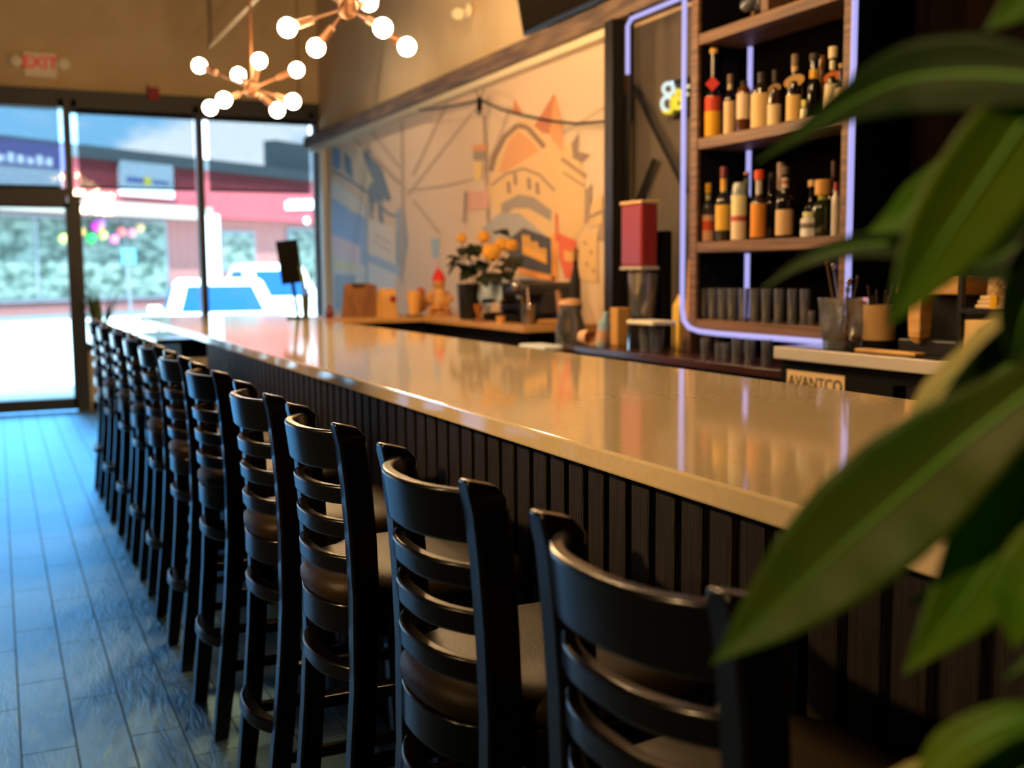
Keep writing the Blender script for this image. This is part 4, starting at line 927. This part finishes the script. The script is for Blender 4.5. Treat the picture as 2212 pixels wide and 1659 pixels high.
for k in range(9): m.box((-1.1+.24*k, -.80, .05+.03*k*.5), (-.90+.24*k, -.70, .38+.03*k*.5+.08*(k % 2)))
m.build('script', paint((236, 236, 236)), t)
MB().lathe([(.16, 0), (.16, .06)], 20, (.3, -.70, -.42), Matrix.Rotation(pi/2, 4, 'X')).build('dot', paint((226, 220, 226)), t)
LANT = [((206,489),(226,60,200),'magenta'), ((196,514),(40,214,80),'bright green'), ((214,490),(240,150,70),'orange'), ((222,507),(214,214,110),'lime yellow'), ((217,482),(170,110,206),'purple'),
        ((246,516),(240,110,180),'pink'), ((262,500),(244,120,110),'coral'), ((284,502),(240,140,160),'rose'), ((174,500),(232,176,90),'amber'), ((302,492),(220,180,120),'beige'), ((136,515),(220,230,110),'pale lime')]
for (u, v), c, nm in LANT:
    p = EYE+sight(u, v)*1.0; d_ = sight(u, v); tt = ((P0+FN*.5-EYE).dot(FN))/d_.dot(FN); p = EYE+d_*tt
    t = thing('paper_lantern', '%s round paper lantern in the window of the red building' % nm, 'lantern', p, group='coloured lanterns in the shop window')
    MB().ball((0, 0, 0), .17, 14, 10, (1, 1, 1.1)).build('shade', paint(c), t, smooth=80)
    MB().tube([(0, 0, .17), (0, 0, .5)], .01, 5).build('cord', BLACK, t)
def post(name, label, u, v0, v1, X_or_D, r, c):
    p = at_d(u, v0, X_or_D); p.z = -.15; h = at_d(u, v1, X_or_D).z+.15
    t = thing(name, label, 'post', p); MB().lathe([(r, 0), (r, h)], 14).build('post', paint(c), t, smooth=60); MB().lathe([(r*1.8, 0), (r*1.6, .06)], 14).build('base', paint(c), t); return t, h
post('porch_post', 'thick white post in front of the red building', 465, 700, 466, 36, .25, (236, 236, 236))
t, h = post('parking_sign', 'blue accessible parking sign on a thin pale post across the car park', 284, 700, 560, 24, .03, (88, 96, 100))
MB().box((-.14, -.06, h-.10), (.14, -.045, h+.22)).build('plate', paint((70, 130, 176)), t)
def car(label, loc, rz, L_, W_, H_, hood, roofc, name='car', truck=False):
    t = thing(name, label, 'car' if not truck else 'truck', loc, rz)
    WH = mat('white_car_paint', (232, 234, 236), .25, coat=.5); GL = mat('car_glass', (18, 62, 104), .25, spec=.15)
    w2 = W_/2
    secs = [(0, .35, .62), (.08, .28, .72), (hood*.95, .25, .92), (L_*.97, .25, .96 if not truck else 1.0), (L_, .35, .80)]
    MB().loft([[Vector((-w2*k, y, z0)), Vector((-w2, y, (z0+z1)/2)), Vector((-w2*.94*k, y, z1)), Vector((w2*.94*k, y, z1)), Vector((w2, y, (z0+z1)/2)), Vector((w2*k, y, z0))] for (y, z0, z1), k in zip(secs, (.86, .95, 1, 1, .9))]).build('body', WH, t, smooth=40, bevel=.03)
    b0, b1, b2, b3 = roofc
    base = [(-w2*.9, b0, .90), (w2*.9, b0, .90), (w2*.9, b3, .94), (-w2*.9, b3, .94)]; rf = [(-w2*.72, b1, H_), (w2*.72, b1, H_), (w2*.72, b2, H_), (-w2*.72, b2, H_)]
    ca = MB().loft([[Vector(p) for p in base], [Vector(p) for p in rf], [Vector((x*.9, y+(b2-b1)*(.06 if i < 2 else -.06), H_+.05)) for i, (x, y, z) in enumerate(rf)]]).build('cabin', WH, t, smooth=30, bevel=.03)
    def pane(q, nm):
        q = [Vector(p) for p in q]; c = sum(q, Vector())/4; n = (q[1]-q[0]).cross(q[3]-q[0]).normalized()
        q = [c+(p-c)*.74 for p in q]; 
        if n.dot(c-Vector((0, (b0+b3)/2, 1.1))) < 0: n = -n
        MB().prism([p+n*.004 for p in q], n*.012).build(nm, GL, t)
    pane([base[0], base[1], rf[1], rf[0]], 'windshield'); pane([base[0], base[3], rf[3], rf[0]], 'side_window'); pane([base[1], base[2], rf[2], rf[1]], 'side_window'); pane([base[3], base[2], rf[2], rf[3]], 'rear_window')
    for sx in (-1, 1):
        for y in (L_*.17, L_*.80):
            wl = MB().lathe([(.22, -.1), (.32, -.1), (.33, 0), (.32, .1), (.22, .1)], 22, M=Matrix.Translation((sx*(w2-.06), y, .33)) @ Matrix.Rotation(pi/2, 4, 'Y')).build('wheel', BLACK, t, smooth=40)
            MB().lathe([(.2, -.105), (.2, .105)], 16, M=Matrix.Translation((sx*(w2-.06), y, .33)) @ Matrix.Rotation(pi/2, 4, 'Y')).build('hubcap', CHROME, wl, smooth=40)
        MB().ball((sx*w2*.66, .06, .62), .12, 14, 10, (1.3, .5, .6)).build('headlight', mat('lamp_glass', (220, 230, 236), .1), t, smooth=80)
        MB().box((sx*(w2+.06)-.09, b0+.15, .95), (sx*(w2+.06)+.09, b0+.22, 1.08)).build('side_mirror', WH, t, bevel=.02)
    MB().box((-w2*.5, -.03, .42), (w2*.5, .05, .58)).build('grille', BLACK, t)
    return t
car('white car parked nose-in with a bright blue windshield outside the window', (2.95, 15.6, -.15), -.12, 4.3, 1.86, 1.42, 1.15, (1.05, 1.9, 3.1, 3.9))
car('white pickup with arched cab parked behind the white car by the corner post', (6.2, 23.5, -.15), .15, 5.2, 1.95, 1.72, 1.4, (1.3, 2.0, 2.9, 3.4), 'pickup_truck', True)

# ------------------------------------------------------------------ neon sign in the recess
NW = mat('neon_white', (30,30,30), .4, emit=(.80, .96, .92), estr=.95); NY = mat('neon_yellow', (30, 26, 10), .4, emit=(1.0, .76, .03), estr=.95); NP = mat('neon_pale', (30, 28, 20), .4, emit=(1.0, .84, .36), estr=.9)
c0 = at_x(1456, 215, 3.2)
t = thing('neon_sign', 'white and yellow neon sign glowing on the grey recess wall beside the shelf', 'neon sign', c0)
def neon(pts, m, name, X=3.2, r=.0105): MB().tube([at_x(u, v, X)-c0 for u, v in pts], r, 8).build(name, m, t, smooth=70)
def ell(cx, cy, rx, ry, a0, a1, n=16, sk=0): return [(cx+rx*math.cos(math.radians(a0+(a1-a0)*k/n)), cy+ry*math.sin(math.radians(a0+(a1-a0)*k/n))+sk*math.cos(math.radians(a0+(a1-a0)*k/n))) for k in range(n+1)]
neon(ell(1444, 192, 11, 12, 0, 360, 20), NW, 'white_ring'); neon(ell(1442, 224, 12, 15, -60, -270, 12), NW, 'white_curve')
neon([(1452, 208), (1451, 238), (1446, 243), (1437, 242), (1433, 238)], NY, 'yellow_hook')
neon([(1461, 196), (1460, 236)], NY, 'letter_b_stem'); neon(ell(1463, 204, 9, 9, -90, 90, 10), NY, 'letter_b_bowl'); neon(ell(1464, 223, 10, 11, -90, 100, 10), NY, 'letter_b_bowl')
neon([(1478, 188), (1477, 214), (1472, 234)], NP, 'pale_letter_stem'); neon([(1478, 190), (1487, 186)], NP, 'pale_letter_arm'); neon([(1477, 206), (1485, 203)], NP, 'pale_letter_arm')
MB().box((.02, -.10, -.10), (.03, .10, .10)).build('backing', glass('clear_acrylic', (1,1,1), 1.0), t)
for y, z in ((-.08, .08), (.08, .08), (-.08, -.08), (.08, -.08)): MB().tube([(.025, y, z), (.10, y, z)], .004, 6).build('standoff', CHROME, t)

# ------------------------------------------------------------------ potted plant close by on the aisle side of the bar end
STEM = Vector((.66, .37, 0))
plant = thing('potted_plant', 'tall potted plant with long pointed green leaves at the near end of the bar', 'plant', STEM)
MB().lathe([(.11, 0), (.12, .02), (.15, .30), (.155, .32), (.14, .32), (.13, .27)], 28).build('pot', mat('planter_grey', (70, 68, 64), .5), plant, smooth=40)
MB().lathe([(.135, .275), (.001, .28)], 20, caps=False).build('soil', mat('soil', ()), plant)
MB().tube([(0, 0, .27), (.015, -.01, .7), (-.01, .0, 1.1), (.005, .01, 1.5), (0, 0, 1.85)], [.017, .015, .013, .011, .006], 10).build('stem', mat('plant_stem', (70, 84, 40), .6), plant, smooth=70)
def leafmat(name, c1, c2, mid, tr=.35):
    m = mat(name, c1, .5, spec=.3, vary=(c2, 9, (1, 1, 1)))
    t = m.node_tree; b = t.nodes['Principled BSDF']; o = t.nodes['Material Output']; n = t.nodes.new; l = t.links.new
    tl = n('ShaderNodeBsdfTranslucent'); tl.inputs[0].default_value = (*lin(tuple(min(255, v*1.3) for v in c1)), 1)
    mx = n('ShaderNodeMixShader'); mx.inputs[0].default_value = tr; l(b.outputs[0], mx.inputs[1]); l(tl.outputs[0], mx.inputs[2]); l(mx.outputs[0], o.inputs[0])
    return m
LM = leafmat('leaf_green', (66, 116, 12), (96, 122, 14), None); LDK = leafmat('leaf_dark_green', (26, 58, 12), (38, 62, 12), None); LPL = leafmat('leaf_pale', (190, 184, 130), (150, 150, 84), None); LOL = leafmat('leaf_olive', (46, 86, 10), (68, 86, 12), None)
RIB = mat('leaf_rib', (84, 140, 40), .5)
def leaf(pts, hws, d0, d1, m, roll=0.0, fold=.25, rib=True):
    """pts: course of the midrib, hws: half widths, d0..d1: distance from the lens of base and tip"""
    n0 = len(pts); P = [at_d(u, v, d0+(d1-d0)*k/(n0-1)) for k, (u, v) in enumerate(pts)]; W = [h*(d0+(d1-d0)*k/(n0-1))/FPX for k, h in enumerate(hws)]
    # smooth resampling
    Q = []; R_ = []; n = 22
    for i in range(n+1):
        f_ = i/n*(n0-1); k = min(int(f_), n0-2); a = f_-k
        p0, p1, p2, p3 = P[max(k-1, 0)], P[k], P[k+1], P[min(k+2, n0-1)]
        q0, q1, q2, q3 = W[max(k-1, 0)], W[k], W[k+1], W[min(k+2, n0-1)]
        cr = lambda x0, x1, x2, x3: .5*((2*x1)+(x2-x0)*a+(2*x0-5*x1+4*x2-x3)*a*a+(3*x1-x0-3*x2+x3)*a**3)
        Q.append(cr(p0, p1, p2, p3)); R_.append(max(.0004, cr(q0, q1, q2, q3)))
    rows = []; mid = []
    for i, (p, r) in enumerate(zip(Q, R_)):
        tg = (Q[min(i+1, n)]-Q[max(i-1, 0)]).normalized(); view = (EYE-p).normalized()
        s = tg.cross(view).normalized(); s = (Matrix.Rotation(roll, 3, tg) @ s); nn = s.cross(tg).normalized()
        if nn.dot(view) < 0: nn = -nn
        rip = .04*r*math.sin(i*1.7)
        row = [p+s*r*q+nn*(fold*r*(abs(q)**1.4)+rip*abs(q)) for q in (-1, -.8, -.5, -.2, 0, .2, .5, .8, 1)]
        rows.append([v-STEM for v in row]); mid.append(p+nn*(.0006)-STEM)
    o = MB().loft(rows, closed=False, caps=False).build('leaf', m, plant, smooth=80)
    sm = o.modifiers.new('thick', 'SOLIDIFY'); sm.thickness = .0012; sm.offset = 0
    if rib: MB().tube([v+Vector((0, 0, .0)) for v in mid], [max(.0003, .0026*(1-i/n)) for i in range(n+1)], 6).build('midrib', RIB, o, smooth=80)
    # stalk back to the stem
    b = mid[0]; zs = min(1.8, max(.4, b.z-.10))
    MB().tube([Vector((0, 0, zs)), Vector((b.x*.4, b.y*.4, zs+.5*(b.z-zs)+.02)), b], [.004, .003, .0025], 8).build('stalk', mat('plant_stem', ()), o, smooth=80)
    return o
leaf([(2330,180),(2120,160),(1960,172),(1840,222),(1740,282),(1635,350)], [40,78,72,42,18,0], .58, .74, LDK, .2)
leaf([(2300,140),(2180,310),(2070,470),(1990,590),(1918,705)], [60,105,98,58,0], .60, .66, LM, -.2)
leaf([(2120,300),(2000,425),(1935,475),(1872,503)], [20,46,30,0], .68, .72, LM, .3)
leaf([(2240,580),(2010,535),(1860,530),(1745,562),(1650,622)], [25,36,26,14,0], .70, .78, LDK, .1)
leaf([(2300,790),(2090,950),(1960,1060),(1820,1180),(1680,1310),(1538,1434)], [40,104,128,118,72,0], .60, .72, LOL, .15)
leaf([(2330,600),(2200,690),(2090,790),(2010,860),(1962,935)], [20,40,40,30,6], .72, .76, LPL, .5)
leaf([(2340,640),(2240,750),(2130,820),(2010,900)], [60,85,60,0], .66, .72, LDK, -.2)
leaf([(2340,960),(2200,1130),(2080,1300),(1953,1456)], [70,124,74,0], .62, .67, LM, -.25)
leaf([(2230,1190),(2110,1250),(2040,1278),(1962,1303)], [20,36,26,0], .70, .73, LM, .4)
leaf([(2300,-110),(2220,-10),(2128,66)], [50,46,0], .64, .67, LM)
leaf([(2330,1560),(2200,1555),(2110,1590),(2040,1640),(1960,1740)], [20,38,48,44,0], .60, .64, LM, .3)
leaf([(2380,1500),(2230,1610),(2130,1670),(2010,1760)], [40,66,56,0], .62, .64, LM)
leaf([(2200,1600),(2080,1640),(1980,1662),(1880,1692)], [14,22,18,0], .66, .69, LPL, .4)
leaf([(2380,360),(2260,480),(2150,560),(2040,585)], [60,80,54,0], .66, .70, LDK, .2)
leaf([(2390,860),(2270,940),(2180,1000),(2070,1020)], [50,70,40,0], .69, .72, LDK, .3)
leaf([(2380,420),(2280,560),(2215,680),(2190,800)], [60,90,60,0], .62, .66, LDK, -.3)
leaf([(2400,1080),(2290,1200),(2215,1290),(2190,1400)], [50,90,70,0], .60, .63, LM, .2)
leaf([(2380,1380),(2280,1420),(2220,1430),(2170,1470)], [20,34,16,0], .64, .66, LDK, .2)
